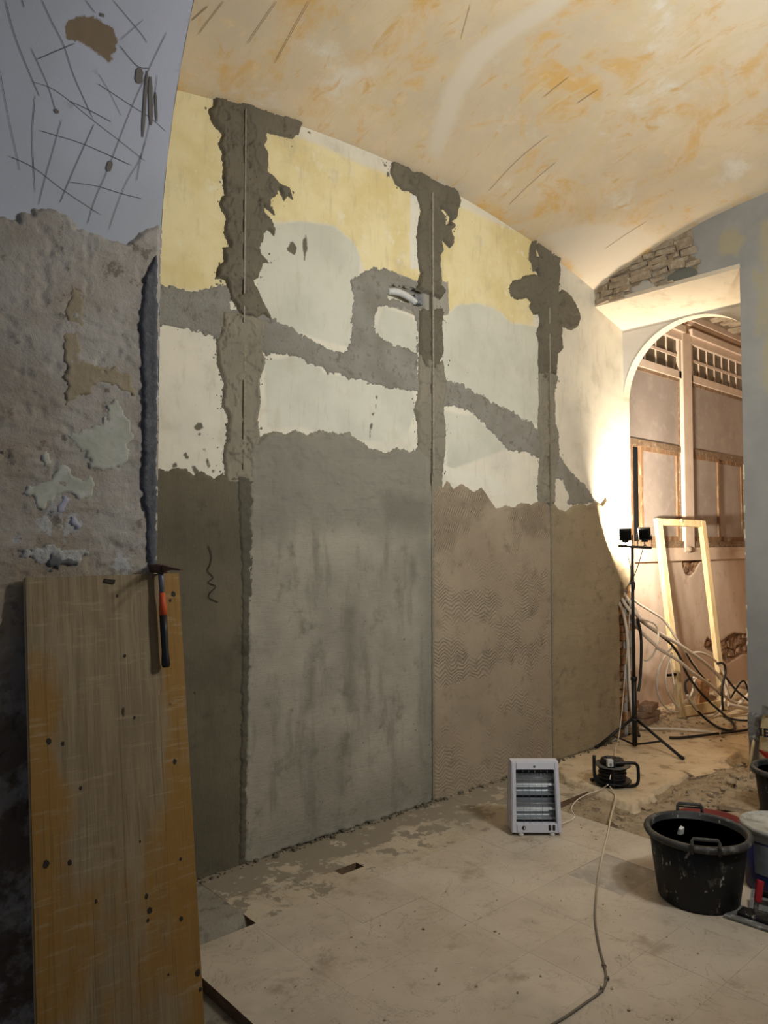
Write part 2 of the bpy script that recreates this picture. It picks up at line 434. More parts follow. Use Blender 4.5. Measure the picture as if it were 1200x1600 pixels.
# floor
def tile_mat(name, c1, c2, splash=0):
    n = NT(name)
    oi = n.new('ShaderNodeObjectInfo')
    col = n.mix(n.rng(n.noise(2.5, 6, .65, dist=.5), .34, .68), c1, c2)
    vein = n.math('ABSOLUTE', n.math('SUBTRACT', n.noise(3.2, 6, .6, dist=1.2), .5))
    col = n.mix(n.math('MULTIPLY', n.rng(vein, .008, .0), .40), col, srgb(112, 96, 78))
    vein2 = n.math('ABSOLUTE', n.math('SUBTRACT', n.noise(1.7, 8, .7, dist=1.6), .5))
    col = n.mix(n.math('MULTIPLY', n.rng(vein2, .004, .0), .35), col, srgb(104, 88, 72))
    col = n.mix(n.math('MULTIPLY', n.rng(n.noise(6, 8, .72), .50, .66), .55), col, srgb(192, 182, 164))
    col = n.mix(n.math('MULTIPLY', n.rng(n.noise(4.2, 8, .7), .54, .70), .6), col, srgb(140, 122, 100))
    col = n.mix(n.math('MULTIPLY', n.rng(n.noise(1.1, 5, .6), .5, .7), .6), col, srgb(146, 138, 124))
    col = n.mix(n.rng(oi.outputs['Random'], 0, 1, 0, .14, False), col, srgb(140, 124, 104))
    x, y, z = n.xyz()
    if splash:
        v = n.math('ADD', n.noise(7, 7, .66), n.rng(y, 2.70, 3.25, -.10, .16, False))
        col = n.mix(n.rng(v, .50, .54), col, srgb(140, 130, 113))
        col = n.mix(n.math('MULTIPLY', n.rng(n.noise(13, 5, .6), .60, .66), .8), col, srgb(186, 178, 164))
    col = n.mix(n.math('MULTIPLY', n.rng(n.noise(16, 3, .5), .73, .75), .8), col, srgb(196, 188, 174))
    col = n.mix(n.math('MULTIPLY', n.rng(n.noise(21, 4, .6), .72, .74), .8), col, srgb(84, 70, 56))
    nr = n.bump(n.noise(40, 5, .6), .12, .004)
    return n.done(col, n.rng(n.noise(4), .3, .7, .5, .75), nr, 0, .35)
M['tile'] = tile_mat('beige_marble', srgb(196, 183, 165), srgb(182, 168, 149))
M['tile_splash'] = tile_mat('mortar_splashed_marble', srgb(194, 180, 157), srgb(178, 163, 140), 1)
M['tile_edge'] = mottled('cut_marble_edge', srgb(96, 76, 58), srgb(120, 98, 76), None, 14, 30, .9, .4)
M['screed'] = mottled('dusty_screed', srgb(214, 196, 166), srgb(198, 177, 146), srgb(166, 143, 114), 3, 10, .95, .5, 40, .01)
M['dirt'] = mottled('rubble_dirt', srgb(186, 168, 140), srgb(164, 145, 118), srgb(130, 112, 90), 6, 20, .97, 1.0, 50, .02)
M['subfloor'] = mottled('grey_subfloor', srgb(150, 146, 132), srgb(136, 130, 116), srgb(112, 106, 94), 5, 16, .95, .7, 50, .012)
M['cement_patch'] = mottled('grey_cement_patch', srgb(176, 165, 150), srgb(158, 148, 135), srgb(186, 175, 158), 6, 14, .9, .4, 60)
M['rubble'] = mottled('broken_stone', srgb(176, 158, 132), srgb(150, 130, 106), None, 10, 20, .95, .6, 60)

# next room
M['far_wall'] = mottled('pinkish_old_plaster', srgb(206, 184, 166), srgb(192, 168, 148), srgb(212, 194, 178), 1.6, 7, .9, .2, 50, .006, stretch=(1.5, 1, .6))
M['far_white'] = mottled('aged_white_paint', srgb(226, 206, 188), srgb(216, 194, 174), None, 6, 16, .6, .1)
M['far_ceiling'] = mottled('whitewashed_rough_ceiling', srgb(196, 180, 158), srgb(168, 150, 126), srgb(138, 120, 96), 8, 22, .95, .9, 50, .015)
M['old_wood'] = mottled('weathered_window_wood', srgb(158, 124, 92), srgb(132, 102, 76), srgb(186, 166, 140), 14, 30, .8, .4, 60, .004, stretch=(1, 1, .3))
M['dark_wood'] = mottled('dark_window_wood', srgb(146, 122, 98), srgb(122, 100, 80), srgb(178, 160, 138), 14, 30, .8, .4, 60, .004)
M['frost'] = mottled('frosted_glass', srgb(170, 158, 149), srgb(158, 146, 137), srgb(176, 165, 156), 3, 10, .35, .1, 80)
n = NT('leaded_glass'); M['dark_glass'] = n.done(n.mix(n.noise(3), srgb(104, 92, 72), srgb(84, 74, 58)), .25, n.bump(n.noise(14), .3, .01), 0, .5)
M['lath_gap'] = simple('ceiling_joint', srgb(120, 104, 84), .95, 0, .2, 20)  # darker tone of the joints between the ceiling tiles

# things
M['pine'] = mottled('pine_timber', srgb(214, 194, 152), srgb(202, 178, 134), srgb(186, 156, 114), 8, 20, .7, .2, 60, .003, stretch=(1, 1, .2))
M['hose_white'] = simple('white_conduit', srgb(226, 214, 196), .5, 0, .12, 30)
M['hose_black'] = simple('black_conduit', srgb(38, 35, 32), .5, 0, .3, 30)

# ------------------------------------------------------------------ SETTING: left wall
yellow = [LW([(180, 90), (850, 380), (838, 440), (832, 508), (800, 505), (775, 482), (745, 474), (715, 478), (695, 492), (690, 440), (660, 445), (625, 432), (600, 422), (570, 424), (560, 395), (545, 372), (520, 352), (470, 346), (415, 348), (400, 400), (392, 470), (330, 455), (240, 448), (180, 445)])]
grey = [LW([(405, 352), (470, 346), (520, 353), (552, 378), (563, 402), (560, 430), (552, 545), (400, 500)]),
        LW([(690, 500), (715, 478), (745, 474), (775, 484), (800, 505), (842, 512), (848, 668), (690, 600)]),
        LW([(412, 562), (490, 556), (505, 583), (560, 592), (645, 612), (650, 645), (630, 692), (560, 688), (470, 668), (418, 668)]),
        LW([(586, 515), (600, 480), (640, 492), (652, 505), (652, 560), (610, 545)]),
        LW([(694, 642), (735, 650), (770, 675), (795, 700), (700, 735)])]
whitep = [LW([(641, 303), (655, 303), (657, 420), (641, 420)]), LW([(690, 725), (715, 735), (760, 740), (800, 770), (765, 775), (700, 752)])]
raw = [LW([(648, 440), (700, 440), (702, 492), (648, 500)]), LW([(612, 424), (655, 440), (655, 470), (608, 448)]), LW([(608, 468), (655, 480), (650, 495), (640, 490), (608, 478)])]
recess = [LW([(607, 443), (660, 452), (664, 482), (607, 464)])]
soot = [LW([(938, 824), (951, 816), (956, 858), (945, 872)])]
smear = [LW(p) for p in (
    [(447, 390), (456, 375), (463, 385), (462, 400)], [(472, 380), (478, 365), (481, 388), (476, 408)],
    [(303, 668), (308, 660), (316, 660), (318, 668), (310, 674)], [(308, 678), (313, 676), (313, 682)], [(316, 702), (322, 700), (321, 708)],
    [(286, 710), (291, 706), (296, 716), (291, 718)], [(297, 725), (305, 728), (313, 738), (308, 748)], [(322, 714), (326, 718), (330, 730), (324, 734)], [(330, 734), (336, 734), (333, 740)],
    [(268, 726), (275, 722), (278, 730), (270, 732)],
    [(586, 618), (590, 617), (589, 625)], [(585, 632), (589, 631), (588, 642)], [(581, 646), (585, 645), (584, 652)], [(578, 662), (583, 660), (580, 672), (577, 690)],
    [(478, 203), (486, 207), (484, 211)], [(596, 250), (604, 258), (602, 262)], [(603, 268), (608, 270), (609, 278), (604, 276)],
    [(370, 135), (390, 131), (391, 135), (374, 138)])]
ZH = 1.32
jamb = [np.array([(5.46, -.05), (5.47, 1.18), (5.56, 1.30), (5.70, 1.40), (5.80, 1.40), (5.80, -.05)])]
def wl_height(u, v, at):
    h = .004*fbm(u, v, 3, 3)
    h = h-.07*np.clip(at['recess']/.012+.5, 0, 1)
    h = h-(.10+.04*fbm(u, v, 12, 9))*np.clip(at['rubble']/.02+.5, 0, 1)
    return h
wall_left = surf('wall_left', -0.2, XB, -.06, 4.0, .0115, map_left, M['wall_left'], None,
                 dict(yellow=yellow, grey=grey, white=whitep, raw=raw, soot=soot, smear=smear, recess=recess, rubble=jamb), wl_height)
tag(wall_left, kind='structure')

# raw chased bands of old render (slightly sunk by eye, thin coat here)
Z4 = lambda p: zp(230, 380, 2.553, p)
Z5 = lambda p: zp(640, 350, 3.2, p)
bands = [
    Z4([(0, 165), (60, 165), (110, 175), (150, 190), (200, 190), (250, 175), (310, 165), (330, 190), (335, 260), (420, 270), (460, 270), (500, 300), (560, 330), (620, 370), (700, 410), (785, 445), (800, 420), (815, 380), (815, 300), (820, 200), (812, 150), (860, 115), (900, 95), (960, 105), (1030, 135), (1085, 160), (1085, 260), (1075, 460), (1085, 590), (1040, 590), (960, 575), (900, 560), (850, 545), (800, 535), (740, 515), (715, 520), (690, 490), (640, 480), (610, 455), (550, 440), (500, 440), (445, 430), (430, 390), (290, 400), (270, 375), (200, 350), (140, 345), (90, 330), (0, 330)]),
    Z5([(160, 760), (210, 790), (260, 800), (300, 830), (370, 860), (430, 905), (500, 925), (560, 975), (610, 990), (640, 1030), (660, 1020), (660, 1180), (620, 1160), (580, 1140), (520, 1140), (480, 1120), (440, 1070), (400, 1030), (370, 990), (330, 960), (280, 930), (200, 910), (160, 915)]),
    Z5([(720, 1100), (760, 1180), (800, 1230), (840, 1280), (880, 1310), (905, 1350), (925, 1390), (800, 1405), (740, 1380), (715, 1300)])]
bh = [LW(zp(560, 400, 7.5, [(235, 590), (330, 580), (360, 610), (420, 590), (480, 600), (560, 600), (640, 660), (680, 740), (690, 850), (690, 1150), (560, 1090), (420, 1040), (250, 960), (180, 850), (180, 700)])),
      LW([(606, 441), (662, 450), (668, 486), (606, 466)]),
      LW(Z5([(725, 1265), (760, 1275), (800, 1360), (760, 1430), (722, 1400)]))]
rl = lambda a, s, sd: (lambda u, v, sdf: a*fbm(u, v, s, sd, 5))
for i, b in enumerate(bands):
    patch('old_render_band', wall_left, map_left, [LW(b)], bh, .0075, .0035, M['chase'], .004, .018, 34, rl(.007, 30, 4+i), 11+i, .002, 'rough grey old render left after a chase was cut')

# mortar strips, wet above and dry below
Z1 = lambda p: zp(320, 140, 4.444, p)
s1 = Z1([(45, 35), (60, 30), (140, 35), (255, 35), (300, 60), (350, 90), (440, 125), (530, 160), (610, 200), (670, 245), (650, 300), (600, 345), (520, 320), (430, 300), (415, 320), (432, 360), (400, 395), (430, 450), (438, 520), (435, 575), (470, 600), (510, 650), (580, 690), (612, 765), (570, 730), (550, 770), (510, 690), (490, 740), (455, 750), (455, 810), (490, 885), (440, 830), (400, 815), (410, 860), (450, 890), (485, 960), (480, 1015), (430, 970), (405, 1000), (400, 1050), (375, 1100), (385, 1140), (450, 1205), (400, 1200), (385, 1260), (370, 1300), (335, 1330), (370, 1400), (400, 1480), (460, 1590), (400, 1560), (340, 1600), (290, 1570), (240, 1575), (220, 1510), (175, 1460), (160, 1380), (140, 1320), (75, 1310), (85, 1240), (130, 1190), (130, 1105), (170, 1095), (135, 1000), (145, 890), (100, 800), (115, 740), (135, 740), (115, 610), (130, 580), (110, 430), (95, 380), (115, 320), (100, 290), (40, 220), (25, 150), (65, 110), (60, 70)])
s1b = Z4([(300, 270), (420, 290), (470, 310), (455, 420), (468, 480), (447, 550), (452, 640), (438, 700), (450, 765), (430, 960), (320, 960), (300, 870), (315, 790), (322, 690), (300, 650), (305, 560), (278, 480), (275, 400), (300, 330)])
Z2 = lambda p: zp(590, 240, 6.157, p)
s2 = Z2([(150, 75), (270, 130), (345, 185), (390, 175), (530, 235), (600, 245), (700, 310), (770, 390), (798, 470), (765, 540), (755, 620), (700, 655), (740, 700), (700, 750), (725, 800), (720, 880), (685, 912), (620, 830), (610, 880), (625, 940), (595, 980), (600, 1100), (610, 1200), (600, 1260), (650, 1320), (600, 1400), (550, 1380), (510, 1360), (370, 1310), (390, 1200), (410, 1140), (385, 1000), (385, 900), (375, 800), (395, 640), (415, 560), (375, 400), (310, 370), (240, 355), (170, 300), (120, 180), (130, 100)])
s2h = Z2([(585, 540), (640, 540), (695, 610), (680, 680), (640, 680), (640, 600)])
s2m = Z5([(45, 430), (165, 425), (160, 500), (165, 650), (140, 700), (110, 770), (95, 750), (45, 660)])
s2b = Z5([(45, 640), (130, 700), (165, 680), (175, 760), (185, 830), (165, 900), (175, 1000), (178, 1100), (165, 1200), (160, 1330), (100, 1400), (80, 1330), (70, 1180), (40, 1130), (40, 1000), (20, 930), (40, 860)])
Z3 = lambda p: zp(790, 360, 5.715, p)
s3 = Z3([(300, 65), (370, 85), (420, 110), (485, 220), (465, 310), (480, 360), (470, 500), (455, 565), (500, 530), (560, 570), (610, 650), (645, 740), (655, 800), (630, 870), (580, 890), (500, 860), (495, 960), (505, 1060), (460, 1110), (445, 1260), (450, 1300), (400, 1270), (350, 1330), (300, 1320), (290, 1200), (295, 1000), (270, 920), (295, 850), (305, 810), (290, 740), (245, 755), (205, 680), (230, 640), (180, 600), (110, 625), (45, 590), (30, 510), (60, 450), (120, 440), (170, 400), (270, 395), (290, 405), (270, 360), (240, 365), (225, 290), (205, 260), (215, 150), (245, 80)])
s3h = Z3([(265, 85), (275, 170), (300, 235), (260, 240)])
s3b = Z5([(645, 745), (690, 740), (738, 760), (720, 860), (725, 1000), (740, 1040), (745, 1150), (725, 1250), (720, 1400), (640, 1400), (640, 1280), (650, 1150), (640, 1000), (645, 900)])
def strip_rel(sd):
    def f(u, v, s):
        a = fbm(u*1.3, v*.8, 9, sd, 4); b = fbm(u*.9, v*1.2, 13, sd+7, 4)
        return .007*fbm(u*2.2, v*.8, 12, sd+3, 4)+.007*sm_(-.008, .010, a)+.006*sm_(.03, .045, b)-.006*np.exp(-(a/.008)**2)
    return f
def sm_(a, b, x): t = np.clip((x-a)/(b-a), 0, 1); return t*t*(3-2*t)
for i, (p, h, m, th, lb) in enumerate([(s1b, None, 'dry', .010, 'drying grey mortar'), (s1, None, 'wet', .016, 'dark wet mortar'), (s2b, None, 'dry', .010, 'drying grey mortar'),
                                       (s2m, None, 'wet', .012, 'dark wet mortar'), (s2, [LW(s2h)], 'wet', .016, 'dark wet mortar'), (s3b, None, 'dry', .010, 'drying grey mortar'), (s3, [LW(s3h)], 'wet', .015, 'dark wet mortar')]):
    patch('mortar_strip', wall_left, map_left, [LW(p)], h, .005, th, M[m], .008, .007, 28, strip_rel(20+i*3), 30+i, .004, lb)

# spatter flung around the edges of the fresh mortar
m = MB()
for pl in (s1, s2, s3, s1b, s2b, s3b, s2m, s2h):
    Q = LW(pl)
    for k in range(150):
        i = rng.randrange(len(Q)); t = rng.random(); p = Q[i]*(1-t)+Q[(i+1) % len(Q)]*t
        d = rng.expovariate(1/.022); a = rng.random()*2*PI; q = p+np.array([math.cos(a), math.sin(a)])*d; r = .0012+.0045*rng.random()**3
        m.prism([(q[0]+r*math.cos(b)*rng.uniform(.6, 1.2), q[1]+r*math.sin(b)*rng.uniform(.8, 1.6)) for b in (0, 1.05, 2.1, 3.14, 4.2, 5.2)], -.001, .002+r*.3, lambda a_, b_, h: (a_, YW-h, b_))
tag(m.build('mortar_spatter', M['wet'], wall_left), kind='stuff')
# mortar panels of the lower wall
p1 = [(180, 735), (247, 735), (262, 737), (272, 732), (290, 735), (302, 745), (315, 738), (335, 748), (345, 742), (357, 746), (378, 740), (396, 746), (398, 790), (392, 900), (388, 1080), (388, 1200), (386, 1350), (380, 1368), (310, 1390), (200, 1430), (180, 1430)]
p2 = [(386, 700), (400, 690), (412, 678), (430, 674), (445, 680), (462, 673), (480, 682), (500, 671), (515, 676), (530, 680), (545, 676), (558, 686), (575, 700), (600, 708), (620, 702), (640, 706), (655, 700), (668, 715), (674, 800), (675, 1100), (674, 1252), (620, 1272), (560, 1290), (500, 1308), (440, 1330), (400, 1345), (378, 1350), (380, 1200), (383, 1080), (384, 900), (388, 760)]
p3 = [(673, 770), (682, 755), (690, 764), (698, 752), (708, 765), (722, 756), (740, 770), (752, 762), (765, 782), (775, 796), (790, 790), (800, 794), (815, 786), (830, 788), (845, 782), (858, 790), (862, 900), (863, 1188), (800, 1212), (740, 1234), (674, 1262)]
p4 = [(856, 795), (866, 788), (872, 797), (884, 800), (895, 790), (905, 788), (918, 790), (930, 783), (938, 790), (946, 777), (953, 792), (957, 800), (962, 830), (970, 868), (990, 872), (990, 895), (982, 910), (970, 930), (964, 948), (966, 1000), (966, 1080), (967, 1150), (918, 1172), (860, 1192)]
skirt = lambda u, v, s: .006*fbm(u, v, 6, 71, 3)+.004*sm_(.0, .02, fbm(u, v*1.4, 11, 77, 4))*sm_(1.55, 1.85, v)+.016*np.exp(-np.maximum(v, 0)/.035)*(fbm(u, v, 18, 72, 3)+.35)
patch('mortar_panel', wall_left, map_left, [LW(p1)], None, .0085, .010, M['P1'], .010, .011, 34, lambda u, v, s: .004*fbm(u*3, v*.6, 8, 51, 3)+.014*np.exp(-np.maximum(v, 0)/.03)*(fbm(u, v, 18, 72, 3)+.3), 41, .003, 'damp brown mortar panel, leftmost and darkest')
patch('mortar_panel', wall_left, map_left, [LW(p2)], None, .0085, .017, M['P2'], .010, .015, 26, skirt, 42, .004, 'grey trowelled mortar panel between the first two guides',
      layers=dict(damp=[LW([(380, 660), (670, 690), (680, 900), (655, 905), (640, 850), (560, 835), (470, 822), (392, 830)]), LW([(664, 700), (680, 700), (680, 1250), (660, 1250), (655, 1000)])], damper=[LW([(590, 770), (665, 780), (664, 830), (600, 820)]), LW([(535, 950), (552, 940), (552, 1110), (538, 1110)]), LW([(480, 1020), (490, 1020), (488, 1100), (470, 1120)]), LW([(640, 870), (646, 870), (646, 910), (640, 910)]), LW([(530, 1150), (540, 1150), (535, 1240), (526, 1240)])]))
patch('mortar_panel', wall_left, map_left, [LW(p3)], None, .0085, .019, M['P3'], .012, .008, 26, skirt, 43, .004, 'combed mortar panel with wavy notched lines')
patch('mortar_panel', wall_left, map_left, [LW(p4)], None, .0085, .020, M['P4'], .012, .008, 26, lambda u, v, s: .008*fbm(u*.6, v*2.5, 8, 53, 3)+.016*np.exp(-np.maximum(v, 0)/.03)*(fbm(u, v, 18, 73, 3)+.3), 44, .004, 'smoothed brownish mortar panel beside the opening')
patch('mortar_seam', wall_left, map_left, [LW([(368, 742), (398, 748), (397, 820), (390, 1000), (386, 1200), (384, 1350), (370, 1354), (374, 1100), (374, 900)])], None, .007, .017, M['dark_edge'], .01, .008, 40, rl(.012, 40, 61), 45, .002, 'dark crumbly seam of mortar along the first guide')
# crumbs of mortar along the foot of the wall
m = MB()
for k in range(420):
    x = 1.2+4.2*rng.random(); s = .004+.012*rng.random()**2.5
    m.box((x, YW-.016-.045*rng.random()**2, s*.35), (s*1.4, s*1.3, s), Matrix.Rotation(rng.random()*3, 3, 'Z'), s*.22)
tag(m.build('mortar_crumbs', M['wet'], wall_left), kind='stuff')
# a wriggling scratch in the brown panel
def ribbon(name, parent, mp, uvs, wd, off, mat):
    uv = [np.array(p) for p in uvs]; m = MB(); L = []; R_ = []
    for i, p in enumerate(uv):
        t = uv[min(i+1, len(uv)-1)]-uv[max(i-1, 0)]; t = t/(np.linalg.norm(t)+1e-9); nn = np.array([-t[1], t[0]])*wd/2
        if i in (0, len(uv)-1): nn = nn*.4
        for q, L_ in ((p+nn, L), (p-nn, R_)):
            L_.append(m.b.verts.new(mp(np.array(q[0]), np.array(q[1]), np.array(off))))
    for i in range(len(uv)-1): m.b.faces.new((L[i], R_[i], R_[i+1], L[i+1]))
    return m.build(name, mat, parent, recalc=False)
M['deep'] = simple('deep_scratch', srgb(40, 36, 30), .95)
ribbon('zigzag_scratch', wall_left, map_left, [(p[0], p[1]) for p in spline([Vector((*q, 0)) for q in LW([(323, 852), (328, 868), (326, 882), (322, 892), (331, 902), (323, 910), (335, 916), (326, 926), (325, 934), (339, 941)])], 4)], .004, .0165, M['deep'])
# guide rails
def rail(px_x, z0, z1, off, wd, mat, lab):
    x = px_x
    MB().box((x, YW-off/2, (z0+z1)/2), (wd, off, z1-z0)).build('guide_rail', mat, wall_left, lab)
xg1 = LW([(378.5, 600)])[0][0]; xg2 = LW([(671, 760)])[0][0]; xg3 = LW([(857, 780)])[0][0]
rail(xg1-.006, 2.72, 3.86, .0265, .007, M['rail'], 'pale metal plastering guide in the first wet strip')
rail(xg1+.006, 1.96, 2.62, .019, .016, M['rail_dull'], 'stained guide in the drying lower strip')
rail(xg2+.008, 2.02, 3.83, .030, .013, M['rail'], 'pale metal plastering guide in the second strip')
rail(xg2+.004, 0.02, 2.03, .026, .016, M['rail_dull'], 'stained guide dividing the grey and the combed panels')
rail(xg3, 2.65, 3.35, .0275, .014, M['rail'], 'pale metal plastering guide in the third strip')
rail(xg3, 0.03, 2.66, .026, .018, M['rail_dull'], 'stained guide beside the combed panel')
# pipe in the cut-out slot
P_ = lambda q, o: tuple(onY(q, YW+o))
m = MB(); m.tube(spline([P_((606, 455), .03), P_((620, 456), .01), (P_((634, 462), .012)), P_((648, 472), .035)], 6), .022, 10)
m.build('conduit_elbow', M['plastic_white'], wall_left, 'short white conduit elbow in the cut slot')
m = MB(); m.box(P_((655, 470), .03), (.10, .03, .055)); m.build('junction_box', simple('grey_box', srgb(120, 122, 126), .6, 0, .2), wall_left, 'grey junction box in the cut slot')
m = MB(); m.box(P_((668, 458), .02), (.34, .012, .03), Matrix.Rotation(math.radians(6), 3, 'Y')); m.build('slot_lath', M['chase'], wall_left)
# exposed bricks at the broken end of the wall
bk = 0
z = 0.0
while z < 1.30:
    x0 = 5.46+.10*max(0, (z-1.05)/.25)
    x = x0-.02*rng.random()
    while x < 5.72:
        wd = rng.uniform(.07, .13); dd = rng.uniform(.05, .10)
        m = MB(); m.box((x+wd/2, YW+.075-dd/2+.02, z+.031), (wd, dd, .055), None, .008)
        o = m.build('brick', M['brick'] if rng.random() < .7 else M['dirt'], wall_left); bk += 1
        x += wd+.012
    z += .066

# ------------------------------------------------------------------ near pier and arch soffit
bare = [PW(zp(0, 0, 3.75, [(390, 130), (470, 90), (570, 95), (640, 140), (690, 200), (695, 250), (670, 310), (665, 370), (615, 380), (610, 335), (560, 320), (530, 285), (470, 250), (400, 235), (382, 180)]))]
stain = [PW(zp(0, 0, 3.75, p)) for p in ([(1040, 380), (1075, 310), (1050, 400), (1015, 480), (1010, 430)], [(1060, 130), (1110, 115), (1090, 140)], [(530, 370), (580, 400), (560, 430), (530, 410)], [(380, 600), (430, 630), (390, 650)])]
S_TOP = ZS+RS*PI/2
wall_near = surf('wall_near', -1.4, XP, -.06, S_TOP+RS*PI/2, .03, map_pier, M['pier'], None, dict(bare=bare, stain=stain), lambda u, v, a: .003*fbm(u, v, 4, 5)-.003*np.clip(a['bare']/.03+.5, 0, 1))
tag(wall_near, kind='structure')
# far side of the pier and the spandrel above the arch (seen from the bay)
m = MB(); th = np.linspace(0, PI, 40)
arc = [(YP-RS+RS*math.cos(t), ZS+RS*math.sin(t)) for t in th]
for (a, b) in zip(arc[:-1], arc[1:]):
    m.quad([(XP, a[0], a[1]), (XP, b[0], b[1]), (XP, b[0], 4.6), (XP, a[0], 4.6)])
m.quad([(XP, YP, -.06), (XP, YP, 4.6), (XP, YW, 4.6), (XP, YW, -.06)])
m.quad([(XP, YP-2*RS, -.06), (XP, YP-2*RS, ZS), (-1.4, YP-2*RS, ZS), (-1.4, YP-2*RS, -.06)])
m.build('pier_side', M['pier'], wall_near, recalc=False)
rough_poly = [(-60, 300), (0, 342), (25, 345), (30, 332), (50, 332), (52, 327), (75, 330), (90, 326), (95, 335), (110, 345), (118, 358), (150, 368), (175, 378), (200, 386), (212, 370), (225, 358), (240, 355), (247, 352)]
rp = list(PW(rough_poly)); rp = np.array(rp+[(1.119, rp[-1][1]-.02), (1.119, -.05), (.20, -.05), (.20, rp[0][1])])
def rough_rel(u, v, s):
    r = .003*fbm(u, v, 14, 81, 5)+.006*fbm(u, v, 3, 85, 3)
    pits = fbm(u, v, 22, 88, 3); r = r-.005*np.clip((pits-.17)/.04, 0, 1)
    led = fbm(u*.7, v*1.6, 12, 95, 4); r = r+.004*np.clip((led-.03)/.015, 0, 1)
    return r
patch('rough_plaster', wall_near, map_pier, [rp], None, .007, .009, M['rough'], .006, .012, 26, rough_rel, 91, .003, 'scabby grey brown plaster below the painted arch', clip=lambda u, v: np.minimum(XP-.001-u, 1))
edge = PW([(218, 470), (222, 430), (232, 412), (238, 396), (246, 396), (246, 790), (244, 890), (228, 890), (222, 790), (217, 760), (220, 640), (216, 560), (214, 500)])
patch('cement_edge', wall_near, map_pier, [np.array([(min(a, XP), b) for a, b in edge])], None, .006, .021, M['cement_strip'], .008, .006, 30, rl(.008, 14, 93), 94, .002, 'dark grey cement edge of the pier', clip=lambda u, v: XP+.0005-u)
Zp = lambda p: zp(0, 300, 2.667, p)
Zq = lambda p: zp(0, 700, 3.636, p)
for nm, pl, mt, th_, lb in [
    ('paint_patch', Zp([(280, 1025), (340, 985), (430, 975), (440, 900), (470, 870), (500, 880), (540, 960), (545, 1030), (530, 1090), (500, 1150), (470, 1165), (380, 1155), (340, 1110), (320, 1060)]), 'pale_patch', .0135, 'pale green grey flake of old paint'),
    ('paint_patch', Zp([(160, 1090), (190, 1080), (210, 1130), (180, 1150), (165, 1130)]), 'pale_patch', .013, 'small pale flake of old paint'),
    ('paint_patch', Zp([(115, 1250), (150, 1215), (200, 1200), (240, 1130), (290, 1120), (300, 1180), (380, 1190), (395, 1240), (350, 1300), (300, 1270), (225, 1290), (190, 1330), (140, 1320)]), 'pale_patch', .0135, 'ragged pale flake of old paint'),
    ('filler_patch', Zp([(240, 1250), (280, 1235), (300, 1280), (290, 1330), (330, 1370), (320, 1400), (290, 1390), (285, 1350), (240, 1330)]), 'lilac_patch', .015, 'small lilac filler patch'),
    ('filler_patch', Zq([(85, 600), (130, 560), (230, 545), (330, 545), (430, 555), (490, 570), (500, 600), (430, 650), (330, 665), (200, 660), (100, 640)]), 'white_filler', .0145, 'chalky white filler patch above the board'),
    ('filler_smear', Zq([(250, 640), (270, 610), (330, 605), (390, 620), (430, 655), (380, 670), (340, 690), (320, 715), (300, 715), (305, 685), (275, 705), (262, 680)]), 'grey_smear', .018, 'dark grey smear on the white filler'),
    ('plaster_stain', Zp([(275, 400), (340, 395), (350, 560), (330, 700), (400, 720), (540, 760), (550, 850), (400, 800), (330, 860), (260, 900), (265, 600)]), 'ochre_stain', .0125, 'ochre scraped plaster')]:
    patch(nm, wall_near, map_pier, [PW(pl)], None, .006, th_, M[mt], .003, .020, 26, rl(.005, 20, 97), 98, .001, lb)
# scratched grid of pencil and chisel lines on the soffit
sl = [[(30, 0), (75, 170), (120, 300), (190, 470), (230, 565)], [(245, 0), (300, 120), (375, 270), (430, 440), (545, 700)], [(0, 410), (40, 640), (100, 920), (115, 1000)],
      [(215, 350), (330, 300), (440, 255)], [(180, 280), (275, 490), (325, 650)], [(190, 480), (330, 535), (550, 710), (700, 825), (850, 945)], [(660, 0), (820, 190), (860, 250)], [(500, 0), (560, 80)],
      [(700, 240), (840, 115)], [(700, 265), (800, 385), (870, 400)], [(975, 190), (870, 410), (775, 620), (690, 840), (625, 1010), (560, 1160), (510, 1315)],
      [(570, 490), (640, 535), (770, 620), (880, 690), (970, 770)], [(575, 430), (640, 540), (710, 680)], [(230, 765), (330, 795), (500, 850), (770, 970)],
      [(205, 560), (190, 800), (205, 1130)], [(360, 700), (310, 880), (265, 1040), (225, 1200)], [(550, 730), (500, 840), (400, 1070), (350, 1190)], [(50, 915), (200, 985), (370, 1115), (590, 1260)],
      [(400, 1068), (560, 1090), (710, 1135), (830, 1165)], [(920, 440), (905, 560), (870, 750), (820, 930), (730, 1090), (635, 1350)], [(130, 0), (140, 45)], [(850, 830), (820, 950), (800, 1060)], [(400, 590), (520, 645), (650, 715)]]
for k, s in enumerate(sl):
    uv = PW(zp(0, 0, 3.75, s)); sp = spline([Vector((a, b, 0)) for a, b in uv], 5)
    ribbon('scratch_line', wall_near, map_pier, [(p.x, p.y) for p in sp], 0.0011+.0009*rng.random(), .0028, M['scratch'])
for s, wd in (([(862, 415), (835, 805)], .010), ([(880, 450), (884, 735)], .014), ([(910, 540), (918, 715)], .007), ([(820, 400), (808, 490)], .024), ([(650, 945), (630, 1005)], .016), ([(320, 640), (340, 665)], .012), ([(590, 85), (610, 95)], .010)):
    uv = PW(zp(0, 0, 3.75, s)); uv = [uv[0]+(uv[1]-uv[0])*t for t in np.linspace(0, 1, 6)]
    ribbon('scraped_groove', wall_near, map_pier, uv, wd, .0038, M['groove'])

